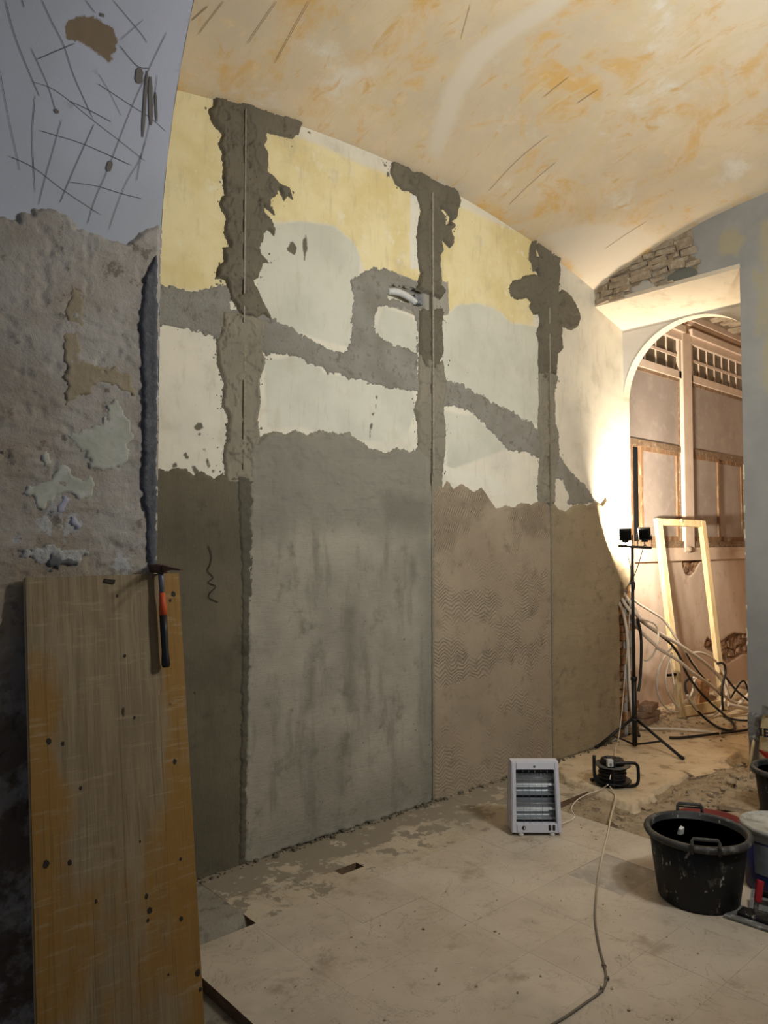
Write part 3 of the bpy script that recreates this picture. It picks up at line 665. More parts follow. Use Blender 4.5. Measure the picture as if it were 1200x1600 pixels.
# ------------------------------------------------------------------ vault
pale = [np.array([(p[0], p[1]) for p in []]).reshape(-1, 2)]
def onceil(q):
    d = ray(*q); t = 1.0
    for k in range(60):
        p = CAM+t*d; t += (float(ceil_z(p[0], p[1]))-p[2])/d[2]*.6
    return (CAM+t*d)[:2]
CZ = lambda pts: np.array([onceil(q) for q in pts])
palep = [CZ([(668, 235), (690, 150), (730, 80), (790, 35), (860, -10), (900, -10), (860, 25), (800, 60), (755, 100), (725, 150), (700, 220), (685, 250)]), CZ([(850, 372), (905, 350), (990, 352), (1030, 375), (960, 425), (930, 452)])]
ceiling = surf('ceiling', XP-.02, XE+.04, -.95, YW+.03, .04, map_ceil, M['vault'], None, dict(pale=palep), lambda u, v, a: .006*fbm(u, v, 2.2, 31))
tag(ceiling, kind='structure')
for s, wd in (([(764, 297), (810, 248), (857, 210)], .0025), ([(795, 319), (830, 285), (869, 252)], .0025), ([(310, 52), (350, 0)], .003), ([(387, 67), (433, 0)], .003), ([(430, 97), (484, 0)], .003), ([(300, 30), (325, 8)], .004), ([(720, 60), (735, 5)], .002), ([(850, 150), (890, 118)], .003), ([(902, 160), (935, 138)], .003), ([(945, 388), (1010, 345)], .003)):
    uv = CZ(s); sp = spline([Vector((a, b, 0)) for a, b in uv], 8)
    ribbon('vault_crack', ceiling, map_ceil, [(p.x, p.y) for p in sp], wd, .006, M['crack'])

# ------------------------------------------------------------------ end wall with the opening
masonry = [EW([(928, 482), (928, 452), (960, 425), (1000, 400), (1040, 376), (1080, 355), (1084, 378), (1078, 395), (1092, 408), (1088, 436), (1030, 454)])]
epale = [EW(zp(920, 380, 6.316, [(415, 440), (490, 410), (530, 365), (630, 370), (650, 430), (600, 470), (520, 490), (430, 500)]))]
egreen = [EW(zp(920, 380, 6.316, [(770, 330), (850, 270), (960, 220), (1060, 250), (1080, 300), (960, 360), (850, 395), (780, 380)]))]
eochre = [EW([(1120, 395), (1128, 365), (1150, 352), (1165, 372), (1150, 400)]), EW([(1186, 350), (1210, 340), (1210, 630), (1190, 600), (1195, 500)]), EW([(1176, 420), (1185, 470), (1180, 520), (1190, 530), (1196, 430)])]
HO = 3.502
wall_end = surf('wall_end', -.95, YW+.02, -.06, 4.35, .02, map_end, M['wall_end'], None, dict(masonry=masonry, ochre=eochre, pale=epale, green=egreen),
                lambda u, v, a: .003*fbm(u, v, 4, 44)-.008*np.clip(a['masonry']/.02, 0, 1)*(a['pale'] < 0)*(a['green'] < 0), cut=lambda u, v: (u > YO) & (v < HO+.02))
tag(wall_end, kind='structure')
MQ = masonry[0]
z = HO+.012; row = 0
while z < 3.95:
    y = YO+.05*(row % 2)
    while y < YW:
        wd = rng.uniform(.09, .20); hh = rng.uniform(.032, .048)
        c = np.array([y+wd/2]), np.array([z+hh/2])
        if union(c[0], c[1], [MQ])[0] > .012 and union(c[0], c[1], epale+egreen)[0] < .0:
            MB().box((XE+.006-.006*rng.random(), y+wd/2, z+hh/2), (.030+.016*rng.random(), wd-.010, hh-.003), Matrix.Rotation(rng.uniform(-.10, .10), 3, 'X'), .011).build('brick', M['stone'], wall_end)
        y += wd
    z += .048; row += 1
# lintel soffit, right jamb and cut edge of the wall
ZB = 3.385
m = MB()
m.quad([(XE-.003, YO, HO), (XE-.003, YW+.01, HO), (XA+.02, YW+.01, ZB), (XA+.02, YO, ZB)])
m.quad([(XE-.003, YO, HO), (XE-.003, YW+.01, HO), (XE-.003, YW+.01, HO+.03), (XE-.003, YO, HO+.03)])
m.build('lintel_soffit', M['lintel'], wall_end, recalc=False)
m = MB(); m.quad([(XE, YO, -.06), (XE, YO, HO+.02), (XB, YO, HO+.02), (XB, YO, -.06)]); m.build('jamb', M['lintel'], wall_end, recalc=False)
for k in range(12):
    z = .9+1.6*rng.random()
    MB().box((XE+.004, YO+.002, z), (.012, .008, .01+.06*rng.random()), Matrix.Rotation(rng.uniform(-.15, .15), 3, 'X'), .003).build('chipped_edge', M['lintel'], wall_end)

# thin arch at the back of the opening
yc, zc, ra = 2.68, ZB-.60-.004, .595
m = MB(); N = 48
def ringpt(t): return (yc+ra*math.cos(t), zc+ra*math.sin(t))
pts = [(yc+ra, -.06)]+[ringpt(t) for t in np.linspace(0, PI, N)]+[(yc-ra, -.06)]
outer = [(YW+.02, p[1]) if False else p for p in pts]
for xx in (XA, XB):
    for i in range(len(pts)-1):
        a, b = pts[i], pts[i+1]
        ya = YW+.03 if a[0] >= yc else YO-.35; yb = YW+.03 if b[0] > yc else YO-.35
        if a[0] >= yc and b[0] >= yc: m.quad([(xx, a[0], a[1]), (xx, b[0], b[1]), (xx, YW+.03, b[1]), (xx, YW+.03, a[1])])
        elif a[0] <= yc and b[0] <= yc: m.quad([(xx, a[0], a[1]), (xx, b[0], b[1]), (xx, YO-.35, b[1]), (xx, YO-.35, a[1])])
    m.quad([(xx, YO-.35, ZB-.012), (xx, YW+.03, ZB-.012), (xx, YW+.03, 4.1), (xx, YO-.35, 4.1)])
tr = m.build('trim_1', M['spandrel'], None); tag(tr, kind='structure')
m = MB()
for i in range(1, len(pts)-1):
    a, b = pts[i], pts[i+1]
    zb = 1.45 if i == len(pts)-2 else b[1]
    f = m.b.faces.new([m.b.verts.new(q) for q in ((XA-.004, a[0], a[1]), (XB+.004, a[0], a[1]), (XB+.004, b[0], b[1]), (XA-.004, b[0], b[1]))])
m.b.faces.new([m.b.verts.new(q) for q in ((XA-.004, yc+ra, 1.42), (XB+.004, yc+ra, 1.42), (XB+.004, yc+ra, zc), (XA-.004, yc+ra, zc))])
m.build('arch_reveal', M['lintel'], tr, recalc=False)

# ------------------------------------------------------------------ next room
XF = 9.6; ZF = 4.0
hole1 = [np.array([(lambda p: (p[0], p[2]))(onY(q, YN)) for q in zp(1000, 800, 6.667, [(440, 520), (470, 460), (520, 430), (640, 440), (640, 500), (600, 560), (570, 620), (520, 665), (480, 650), (455, 590)])])]
hole2 = [np.array([(lambda p: (p[0], p[2]))(onY(q, YN)) for q in zp(960, 900, 5, [(700, 540), (730, 480), (760, 500), (840, 510), (900, 460), (940, 445), (1060, 450), (1100, 480), (1100, 620), (1000, 610), (940, 650), (880, 685), (850, 650), (780, 600), (730, 580)])])]
damp = [np.array([(5.7, -.1), (5.7, .25), (6.6, .32), (7.4, .55), (8.2, .42), (9.6, .6), (9.6, -.1)])]
n = NT('window_wall_plaster')
col = n.mix(n.rng(n.noise(1.6, 6, .62, stretch=(1.5, 1, .6)), .34, .66), srgb(226, 208, 192), srgb(210, 190, 172))
col = n.mix(n.math('MULTIPLY', n.rng(n.noise(6, 6, .66), .54, .7), .6), col, srgb(180, 152, 132))
col = n.layer(col, 'damp', srgb(186, 158, 134), .08, 5, .12, .7)
col = n.layer(col, 'hole', n.mix(n.rng(n.noise(18), .4, .6), srgb(150, 122, 98), srgb(112, 90, 72)), .012, 20, .005)
M['far_wall_p'] = n.done(col, .9, n.bump(n.noise(50, 6, .65), .25, .006), 0, .2)
WZ0, WZ1 = 1.57, 3.80
wall_far = surf('wall_far', XB, XF, -.06, ZF, .02, map_far, M['far_wall_p'], None, dict(hole=hole1+hole2, damp=damp),
                lambda u, v, a: .004*fbm(u, v, 4, 14)-(.03+.04*fbm(u, v, 18, 15))*np.clip(a['hole']/.02, 0, 1), cut=lambda u, v: (v > WZ0) & (v < WZ1-.02) & (u > 5.76) & (u < 9.0))
tag(wall_far, kind='structure')
for hp, cnt in ((hole2[0], 22), (hole1[0], 10)):
    k = 0
    while k < cnt:
        a = hp.min(0)+(hp.max(0)-hp.min(0))*np.array([rng.random(), rng.random()])
        if poly_sdf(np.array([a[0]]), np.array([a[1]]), hp)[0] > .015:
            MB().box((a[0], YN+.042, a[1]), (.06+.08*rng.random(), .06, .03+.03*rng.random()), Matrix.Rotation(rng.uniform(-.3, .3), 3, 'Y'), .014).build('brick', M['brick2'], wall_far)
        k += 1
def box(m, x0, x1, y0, y1, z0, z1, bev=0): return m.box(((x0+x1)/2, (y0+y1)/2, (z0+z1)/2), (x1-x0, y1-y0, z1-z0), None, 0, bev)
# sill ledge
sl_ = MB(); box(sl_, XB+.02, 9.3, YN-.045, YN+.02, 1.415, 1.50); box(sl_, XB+.02, 9.3, YN-.025, YN+.10, 1.50, 1.545)
tag(sl_.build('trim_2', M['far_white']), kind='structure')
# mullion post between the windows
mx0, mx1 = onY((1064, 700), YN)[0], onY((1078.5, 700), YN)[0]
m = MB(); box(m, mx0, mx1, YN-.035, YN+.12, 1.50, 3.80, .01); tag(m.build('trim_3', M['far_white']), kind='structure')
def window(name, x0, x1, cols, sash):
    o = MB(); root = bpy.data.objects.new(name, None); C.objects.link(root); root.location = (0, 0, 0); tag(root, kind='structure')
    zt0, zt1 = 3.30, 3.80
    m = MB()                                              # transom frame, white
    box(m, x0, x0+.07, YN-.02, YN+.07, zt0, zt1); box(m, x1-.07, x1, YN-.02, YN+.07, zt0, zt1)
    box(m, x0, x1, YN-.03, YN+.07, zt1-.10, zt1); box(m, x0, x1, YN-.02, YN+.07, zt0, zt0+.075)
    box(m, x0-.01, x1+.01, YN-.06, YN+.02, zt1-.02, zt1+.05)
    m.build('transom_frame', M['far_white'], root)
    a0, a1, b0, b1 = x0+.07, x1-.07, zt0+.075, zt1-.10
    for i in range(cols):
        for j in range(2):
            u0 = a0+(a1-a0)*i/cols; u1 = a0+(a1-a0)*(i+1)/cols; v0 = b0+(b1-b0)*j/2; v1 = b0+(b1-b0)*(j+1)/2
            m = MB(); box(m, u0+.006, u1-.006, YN+.010, YN+.018, v0+.006, v1-.006); m.build('transom_pane', M['dark_glass'], root)
    for i in range(1, cols):
        u = a0+(a1-a0)*i/cols; m = MB(); box(m, u-.008, u+.008, YN+.000, YN+.03, b0, b1); m.build('glazing_bar', M['far_white'], root)
    m = MB(); box(m, a0, a1, YN-.002, YN+.03, (b0+b1)/2-.014, (b0+b1)/2+.014); m.build('glazing_bar', M['far_white'], root)
    # big fixed frosted pane in worn wood
    zr = 2.56
    m = MB(); box(m, x0, x0+.045, YN+.004, YN+.08, 1.57, zt1); box(m, x1-.045, x1, YN+.004, YN+.08, 1.57, zt1)
    box(m, x0, x1, YN, YN+.08, zt0-.035, zt0); box(m, x0, x1, YN-.002, YN+.08, 2.53, 2.59); box(m, x0, x1, YN-.02, YN+.08, 1.53, 1.61)
    m.build('window_frame', M['dark_wood'], root)
    m = MB(); box(m, x0+.05, x1-.05, YN+.012, YN+.019, 2.59, zt0-.035); m.build('frosted_pane', M['frost'], root)
    for (s0, s1, y) in sash:
        m = MB()
        box(m, s0, s0+.035, y, y+.035, 1.61, 2.53); box(m, s1-.035, s1, y, y+.035, 1.61, 2.53); box(m, s0+.035, s1-.035, y, y+.035, 1.61, 1.66); box(m, s0+.035, s1-.035, y, y+.035, 2.49, 2.53)
        sf = m.build('sash', M['old_wood'], root)
        m = MB(); box(m, s0+.035, s1-.035, y+.015, y+.02, 1.66, 2.49); m.build('frosted_pane', M['frost'], sf)
    return root
xs = onY((1124, 760), YN)[0]; xl = onY((1004, 760), YN)[0]
window('window_1', 5.74, mx0+.02, 7, [(xl, mx0-.04, YN+.01), (5.78, xl-.10, YN+.04)])
xr = 8.86
window('window_2', mx1-.02, xr+.16, 7, [(mx1+.03, xs+.02, YN+.005), (xs+.0, xr+.11, YN+.04)])
nb = MB(); box(nb, XB, XF, YN+.125, YN+.14, 1.4, 4.0); tag(nb.build('wall_night_backing', simple('night_blackness', (.01, .01, .012, 1), .9)), kind='structure')
# lumps where the pipe was pulled off the mullion
m = MB(); m.b.free(); m = MB()
bmesh.ops.create_icosphere(m.b, subdivisions=2, radius=.035, matrix=Matrix.Translation(tuple(onY((1076, 858), YN-.05))))
m.build('mortar_lump', M['stone'], wall_far)
# ceiling of whitewashed hollow tiles, cornice
cf = MB(); box(cf, XB-.02, XF, -.6, YN+.1, ZF, ZF+.05); cfo = cf.build('ceiling_far', M['lath_gap']); tag(cfo, kind='structure')
x = 7.0; 
while x < 9.4:
    y = 2.2
    while y < YN-.08:
        ln = rng.uniform(.2, .34); wd = .10
        if y+ln < YN: MB().box((x+wd/2, y+ln/2, ZF-.006-.008*rng.random()), (wd-.02, ln-.022, .03), Matrix.Rotation(rng.uniform(-.03, .03), 3, 'Z'), .006).build('ceiling_tile', M['far_ceiling'], cfo)
        y += ln
    x += .105
m = MB(); box(m, XB, XF, YN-.055, YN+.01, ZF-.06, ZF-.0); box(m, XB, XF, YN-.03, YN+.01, ZF-.10, ZF-.06); tag(m.build('trim_4', M['far_white']), kind='structure')
# unseen far sides of the next room close it for the light
m = MB(); m.quad([(XF, -.6, -.06), (XF, YN+.1, -.06), (XF, YN+.1, ZF+.02), (XF, -.6, ZF+.02)]); m.quad([(XB-.05, -.6, -.06), (XF, -.6, -.06), (XF, -.6, ZF+.02), (XB-.05, -.6, ZF+.02)])
m.quad([(XB+.001, -.6, -.06), (XB+.001, YO-.3, -.06), (XB+.001, YO-.3, ZF+.02), (XB+.001, -.6, ZF+.02)])
tag(m.build('wall_far_side', M['far_wall'], recalc=False), kind='structure')
m = MB(); m.quad([(XP, -.9, -.06), (XE, -.9, -.06), (XE, -.9, 4.4), (XP, -.9, 4.4)])
tag(m.build('wall_right', M['wall_end'], recalc=False), kind='structure')

# ------------------------------------------------------------------ floor
def sm(a, b, x): t = np.clip((x-a)/(b-a), 0, 1); return t*t*(3-2*t)
slab_px = [(866, 1198), (880, 1214), (935, 1238), (990, 1259), (1026, 1241), (1019, 1237), (1050, 1223), (1066, 1219), (1072, 1212), (1090, 1208), (1108, 1211), (1122, 1213), (1136, 1208), (1143, 1199), (1150, 1201), (1134, 1191), (1143, 1181), (1157, 1176), (1146, 1164), (1120, 1158), (1090, 1150), (1050, 1148), (1000, 1142)]
slab = FL(slab_px); slab = np.concatenate([slab, np.array([(5.7, 3.30), (4.27, 3.28)])])
TX0, TP, TR = 1.355, .345, .30
def floor_h(u, v, at):
    h = -.048+.008*fbm(u, v, 10, 3)
    # sandy trench and rubble heap beside the slab
    r = sm(3.75, 3.95, u)*(1-sm(5.8, 5.95, u)); heap = sm(4.2, 4.7, u)*sm(2.55, 2.2, v)*sm(.9, 1.5, v)
    h = h+r*(.018+.05*fbm(u, v, 5, 7, 4)+.03*fbm(u, v, 16, 8, 3))+heap*.045*(1-sm(5.3, 5.75, u))
    h = h+.05*sm(4.9, 5.15, u)*sm(2.45, 2.1, v)*(1-sm(5.25, 5.5, u))
    # next room: worn screed just under the level of the slab
    h = h-.02*sm(5.6, 5.7, u)*(1-sm(5.86, 5.94, u))
    h = np.where(u > 5.90, np.maximum(h, -.006+.012*fbm(u, v, 6, 12, 4)), h)
    # border strip along the wall where a tile is missing
    s = sm(2.755, 2.84, v)*(u < 1.75)
    h = h*(1-.6*s)+s*.018
    return h
floor = surf('floor', -1.5, XF, -.95, YN+.05, .02, map_floor, M['dirt'], None, None, floor_h, cut=lambda u, v: (u > XB+.02) & (v > YN+.03))
floor.data.materials.append(M['subfloor']); floor.data.materials.append(M['screed'])
mi = np.zeros(len(floor.data.polygons), np.int32)
cen = np.zeros(len(floor.data.polygons)*3); floor.data.polygons.foreach_get('center', cen); cen = cen.reshape(-1, 3)
mi[cen[:, 0] < 3.6] = 1; mi[cen[:, 0] > 5.85] = 2
floor.data.polygons.foreach_set('material_index', mi)
tag(floor, kind='structure')
def tile(x0, x1, y0, y1, mat, th=.046, dz=0.0):
    g = .0004; m = MB(); m.box(((x0+x1)/2, (y0+y1)/2, -th/2+dz), (x1-x0-g, y1-y0-g, th))
    for f in m.b.faces: f.material_index = 0 if f.normal.z > .5 else 1
    o = m.build('floor_tile', mat, floor, recalc=True); o.data.materials.append(M['tile_edge']); return o
ny0 = 0
for i in range(7):
    for j in range(12):
        x0 = TX0+TP*i; y0 = 2.73-TR*(j+1)
        x1 = x0+TP
        if y0 < -.9: continue
        mt = M['tile']; dz = rng.uniform(-.0003, .0003)
        if i == 5 and j == 2: mt = M['cement_patch']; dz = -.001
        tile(x0, x1, y0, y0+TR, mt, dz=dz)
# splashed border tiles beside the wall
x = 1.712; k = 0
while x < 4.18:
    x1 = min(x+TP*(1 if k else .999), 4.19)
    if abs(x-2.057) < .05:
        tile(x, 2.262, 2.73, 2.905, M['tile_splash']); tile(2.262, x1, 2.73, 2.845, M['tile_splash'])
        tile(x, x1, 2.905, 3.27, M['tile_splash'])
    else:
        tile(x, x1, 2.73, 3.0, M['tile_splash'], dz=rng.uniform(-.001, .001)); tile(x, x1, 3.0, 3.27, M['tile_splash'], dz=rng.uniform(-.001, .001))
    x = x1; k += 1
# broken screed slab that carries the reel
def jag(P, amp, step, seed):
    out = []; r = random.Random(seed)
    for i in range(len(P)):
        a, b = P[i], P[(i+1) % len(P)]; L = np.linalg.norm(b-a); k = max(1, int(L/step))
        for t in range(k):
            p = a+(b-a)*t/k
            if t: p = p+np.array([r.uniform(-amp, amp), r.uniform(-amp, amp)])
            out.append(tuple(p))
    return out
patch('screed_slab', floor, lambda u, v, o: np.stack([u, v, o-.034], -1), [slab], None, .012, .034, M['screed'], .006, .012, 14, lambda u, v, s: .006*fbm(u, v, 5, 66, 4), 67, 0, 'broken beige slab edge under the reel', sub=1.2)
# loose rubble
m = MB(); 
def heap_z(x, y): return float(floor_h(np.array([[x]]), np.array([[y]]), None)[0, 0])
for k in range(900):
    x = rng.uniform(3.8, 5.6); y = rng.uniform(1.0, 2.42) if rng.random() < .75 else rng.uniform(2.3, 3.2)
    if poly_sdf(np.array([x]), np.array([y]), slab)[0] > -.01: continue
    if y > 2.45 and x > 4.2: continue
    s = .005+.022*rng.random()**3
    m.box((x, y, heap_z(x, y)+s*.3), (s*1.5, s*1.2, s), Matrix.Rotation(rng.random()*3, 3, 'Z') @ Matrix.Rotation(rng.uniform(-.5, .5), 3, 'X'), s*.25)
for k in range(420):                                     # behind the tripod
    x = 5.72+1.5*rng.random()**1.6; y = min(3.62, 2.6+1.02*rng.random()**.5)
    s = .004+.014*rng.random()**3
    m.box((x, y, heap_z(x, y)+s*.3), (s*1.5, s*1.2, s), Matrix.Rotation(rng.random()*3, 3, 'Z') @ Matrix.Rotation(rng.uniform(-.5, .5), 3, 'X'), s*.25)
for k in range(160):                                     # crumbs on the tiles
    x = rng.uniform(1.4, 3.7); y = rng.uniform(1.2, 2.72)
    s = .002+.005*rng.random()**3
    m.box((x, y, s*.35), (s*1.5, s*1.2, s), Matrix.Rotation(rng.random()*3, 3, 'Z'), s*.25)
rb = m.build('rubble', M['rubble'], floor); tag(rb, 'small crumbs and gravel strewn over the broken floor', kind='stuff')
def chunk(px, sz, mat, label, rz=0, cat='stone', name='rubble_chunk', group=None, flat=.5, lift=0):
    p = onfloor(px, 0); zb = max(heap_z(p[0], p[1]), -.05)
    p = onfloor(px, zb)
    m = MB(); bmesh.ops.create_icosphere(m.b, subdivisions=2, radius=1)
    r = random.Random(int(px[0]*13+px[1]))
    off = [Vector((r.uniform(-1, 1), r.uniform(-1, 1), r.uniform(-1, 1))).normalized() for _ in range(7)]; dd = [r.uniform(.55, .85) for _ in range(7)]
    for v in m.b.verts:
        for o_, d_ in zip(off, dd):
            e = v.co.dot(o_)-d_
            if e > 0: v.co -= o_*e
        v.co = Vector((v.co.x*sz, v.co.y*sz*.8, v.co.z*sz*flat))
    o = m.build(name, mat, None); o.location = (p[0], p[1], zb+sz*flat*.45+lift); o.rotation_euler = (0, 0, rz)
    return tag(o, label, cat, group)
chunk((1143, 1224), .045, M['rubble'], 'dark round stone lying below the jagged slab edge', .3)
chunk((1110, 1243), .03, M['rubble'], 'small pale stone in the sand behind the red tub', 1.2)
chunk((1100, 1248), .02, M['rubble'], 'pebble sized stone left of the small pale stone', 2.2)
chunk((1010, 1262), .05, M['rubble'], 'flat pale shard under the corner of the reel slab', .5, flat=.25)
chunk((1042, 1200), .02, M['rubble'], 'little stone on the slab right of the cable reel', .9)
def plate(px, dims, rz, tilt, mat, label, name='broken_tile', lift=.0):
    p = onfloor(px, 0); zb = heap_z(p[0], p[1]); p = onfloor(px, zb)
    m = MB(); m.box((0, 0, 0), dims, None, .008); o = m.build(name, mat); o.location = (p[0], p[1], zb+dims[2]/2+lift); o.rotation_euler = (tilt, 0, rz)
    return tag(o, label, 'tile')
plate((1160, 1262), (.30, .22, .03), .25, -.05, M['dirt'], 'dusty broken tile lying in the sand beside the second black tub', lift=.012)
plate((1172, 1288), (.22, .18, .025), .9, .04, M['rubble'], 'pale broken tile half buried behind the white and blue pail', lift=.010)
plate((1095, 1212), (.20, .10, .02), -.3, .08, M['screed'], 'thin broken flake leaning under the jagged slab edge', lift=.012)

# ================================================================== THINGS
# ------------------------------------------------------------------ formwork board leaning on the pier
th_b = math.atan2(2.404-2.173, 1.4935+.046)
board = empty('formwork_board', 'tall yellow stained wooden board leaning against the dark pier', 'board', (.934, 2.173, -.046))
board.rotation_euler = (-th_b, 0, 0)
n = NT('weathered_yellow_board')
oi = n.new('ShaderNodeObjectInfo').outputs['Random']
x, y, z = n.xyz()
g = n.noise(7, 7, .65, stretch=(5, 5, .35))
col = n.mix(n.rng(g, .35, .65), srgb(150, 133, 104), srgb(126, 111, 85))
yl = n.math('ADD', n.noise(2.3, 5, .6, stretch=(1.4, 1, .8)), n.rng(n.math('ABSOLUTE', x), .10, .25, -.06, .10))
yl = n.math('ADD', yl, n.rng(z, 1.15, .75, -.08, .06))
col = n.mix(n.math('MULTIPLY', n.rng(yl, .43, .60), .85), col, srgb(146, 106, 42))
col = n.mix(n.math('MULTIPLY', n.rng(n.noise(5, 6, .65), .56, .72), .6), col, srgb(132, 84, 32))
col = n.mix(n.math('MULTIPLY', n.rng(n.noise(9, 6, .7, stretch=(.7, 1, 6)), .52, .68), .45), col, srgb(172, 156, 124))
col = n.mix(n.math('MULTIPLY', n.rng(n.noise(30, 5, .6, stretch=(6, 6, .15)), .54, .68), .45), col, srgb(92, 76, 52))
col = n.mix(n.rng(n.noise(13, 2, .5, stretch=(1, 1, .6)), .735, .76), col, srgb(52, 42, 30))
col = n.mix(n.rng(oi, 0, 1, 0, .14, False), col, srgb(120, 96, 60))
M['board'] = n.done(col, .75, n.bump(n.noise(40, 5, .6, stretch=(6, 6, .3)), .25, .004), 0, .3)
BL = 1.557
fr = [0, .10, .33, .535, .81, 1.0]
for i in range(5):
    a, b = (fr[i]-.5)*.5, (fr[i+1]-.5)*.5
    MB().box(((a+b)/2, .0035, BL/2), (b-a-.0003, .009, BL-.002*rng.random()), None, 0, .0004).build('face_plank', M['board'], board)
MB().box((0, .0175, BL/2), (.498, .018, BL-.004)).build('core_board', simple('board_core', srgb(176, 156, 112), .8, 0, .2, 30), board)
M['nail'] = simple('rusty_nail_hole', srgb(44, 36, 28), .8)
def board_xz(px):
    d = ray(*px); nrm = np.array([0, math.cos(th_b), -math.sin(th_b)]); p0 = np.array([.934, 2.173, -.046])-nrm*.001
    t = ((p0-CAM)@nrm)/(d@nrm); q = CAM+t*d-np.array([.934, 2.173, -.046]); return q[0], q[1]*math.sin(th_b)+q[2]*math.cos(th_b)
for (px, r) in [((183, 931), .005), ((195, 1025), .006), ((210, 1121), .0055), ((271, 928), .010), ((266, 938), .006), ((76, 1158), .010), ((98, 1162), .007), ((273, 1190), .009), ((126, 1231), .006), ((72, 1350), .012), ((109, 1348), .008), ((219, 1315), .004), ((229, 1400), .008), ((234, 1422), .010), ((231, 1438), .006), ((282, 1342), .006), ((283, 1435), .008), ((309, 1520), .012), ((313, 1546), .007), ((263, 1523), .004), ((150, 1408), .006)]:
    bx, bz = board_xz(px)
    m = MB(); r *= .8; m.prism([(bx+r*rng.uniform(.7, 1.1)*math.cos(t), bz+r*rng.uniform(1, 1.5)*math.sin(t)) for t in np.linspace(0, 2*PI, 10)[:-1]], -.0022, .0, lambda a, b, h: (a, h, b))
    m.build('nail_hole' if r < .0072 else 'knot', M['nail'], board)
bx, bz = board_xz((170, 905))
MB().box((bx, -.002, BL-.022), (.035, .006, .014), Matrix.Rotation(.2, 3, 'Y'), .003).build('splintered_notch', M['nail'], board)

# ------------------------------------------------------------------ hammer hanging on the board
hx = onY((250, 930), 2.38)[0]
yb = lambda z: 2.404-.150*(1.4935-z)
hm = empty('hammer', 'hammer with orange and black handle hooked over the board top', 'hammer', (hx, yb(1.5)-.03, 1.10))
def HM(zw, off=.030): return (0, yb(zw)-off-(yb(1.5)-.03), zw-1.10)
M['steel_rust'] = simple('rusty_steel', srgb(96, 70, 60), .6, .4, .35, 40)
M['steel'] = simple('grey_steel', srgb(120, 120, 126), .5, .5, .3, 40)
M['orange'] = simple('orange_grip', srgb(206, 84, 40), .5, 0, .2, 40)
m = MB(); m.tube([HM(1.505, .028), HM(1.475), HM(1.425)], [.010, .0095, .0085], 10); m.build('neck', M['steel'], hm)
m = MB(); m.tube([HM(1.43), HM(1.40), HM(1.355)], [.0095, .0115, .0125], 10); m.build('orange_grip', M['orange'], hm, 'orange upper handle')
m = MB(); m.tube([HM(1.356), HM(1.30), HM(1.24), HM(1.195), HM(1.185)], [.0125, .0125, .0115, .0145, .011], 12); m.build('black_grip', M['plastic_black'], hm, 'black rubber grip')
m = MB(); m.box((0, .004, .411), (.030, .055, .030), None, 0, .004); m.box((0, .052, .411), (.027, .06, .027), None, 0, .003)
m.b.verts.ensure_lookup_table(); m.build('hammer_head', M['steel_rust'], hm)
m = MB()
m.prism([(-.025, .012), (-.075, .006), (-.150, .000), (-.150, -.004), (-.075, -.004), (-.025, -.010)], -.009, .009, lambda a, b, h: (h*(1-.3*min(1, abs(a)/.15)), a, .413+b))
m.build('claw', M['steel_rust'], hm)

# ------------------------------------------------------------------ quartz heater
ht = empty('quartz_heater', 'small white quartz heater with two bars on the marble floor', 'heater', (3.34, 2.495, 0), math.atan2(-.665, .747))
M['heater'] = simple('heater_white', srgb(200, 200, 208), .45, 0, .06, 12)
M['chrome'] = simple('polished_reflector', srgb(190, 196, 202), .32, .9, .05, 10)
M['grille'] = simple('grille_wire', srgb(150, 152, 156), .35, .7)
M['dark_in'] = simple('heater_inside', srgb(96, 98, 102), .4, .5, .1, 20)
HW, HH = .137, .388
fy = lambda z: .006+.050*(z/HH)**1.3          # lean of the front
wx = lambda z: HW*(1-.055*(z/HH))             # taper
def hp(x, y, z): return (x, y, z)
m = MB()                                       # curved shell
prof = [(fy(.018)+.03, .018), (fy(HH)+.03, HH), (.125, HH), (.158, HH-.03), (.178, .26), (.190, .14), (.188, .05), (.180, .018)]
for (ya, za), (yb_, zb_) in zip(prof[1:], prof[2:]+prof[:1]):
    m.quad([(-wx(za), ya, za), (wx(za), ya, za), (wx(zb_), yb_, zb_), (-wx(zb_), yb_, zb_)])
for sg in (-1, 1):
    f = m.b.faces.new([m.b.verts.new((sg*wx(z), y, z)) for y, z in prof])
m.build('housing', M['heater'], ht)
o0, o1 = .066, .345                            # opening heights
def bar(m, x0, x1, z0, z1, d0=-.0, d1=.034):
    q = lambda x, z, d: (x*wx(z)/HW, fy(z)+d, z)
    V = [m.b.verts.new(q(x, z, d)) for d in (d0, d1) for x, z in ((x0, z0), (x1, z0), (x1, z1), (x0, z1))]
    for idx in ((0, 1, 2, 3), (7, 6, 5, 4), (0, 4, 5, 1), (1, 5, 6, 2), (2, 6, 7, 3), (3, 7, 4, 0)): m.b.faces.new([V[i] for i in idx])
m = MB(); IN = .112
bar(m, -HW, -IN, .018, HH); bar(m, IN, HW, .018, HH); bar(m, -IN, IN, .018, o0); bar(m, -IN, IN, o1, HH)
bmesh.ops.bevel(m.b, geom=[e for e in m.b.edges if len(e.link_faces) == 2 and all(v.co.y < fy(v.co.z)+.002 for v in e.verts)], offset=.004, segments=2, affect='EDGES')
m.build('front_frame', M['heater'], ht)
m = MB()                                       # two trough reflectors
for c0 in (.135, .262):
    P = [(c0-.060, .040), (c0-.045, .066), (c0-.018, .080), (c0+.018, .080), (c0+.045, .066), (c0+.060, .040)]
    for (za, ya), (zb_, yb_) in zip(P[:-1], P[1:]):
        k = fy(c0)*.8
        m.quad([(-IN, ya+k, za), (IN, ya+k, za), (IN, yb_+k, zb_), (-IN, yb_+k, zb_)])
m.build('reflector', M['chrome'], ht, recalc=False)
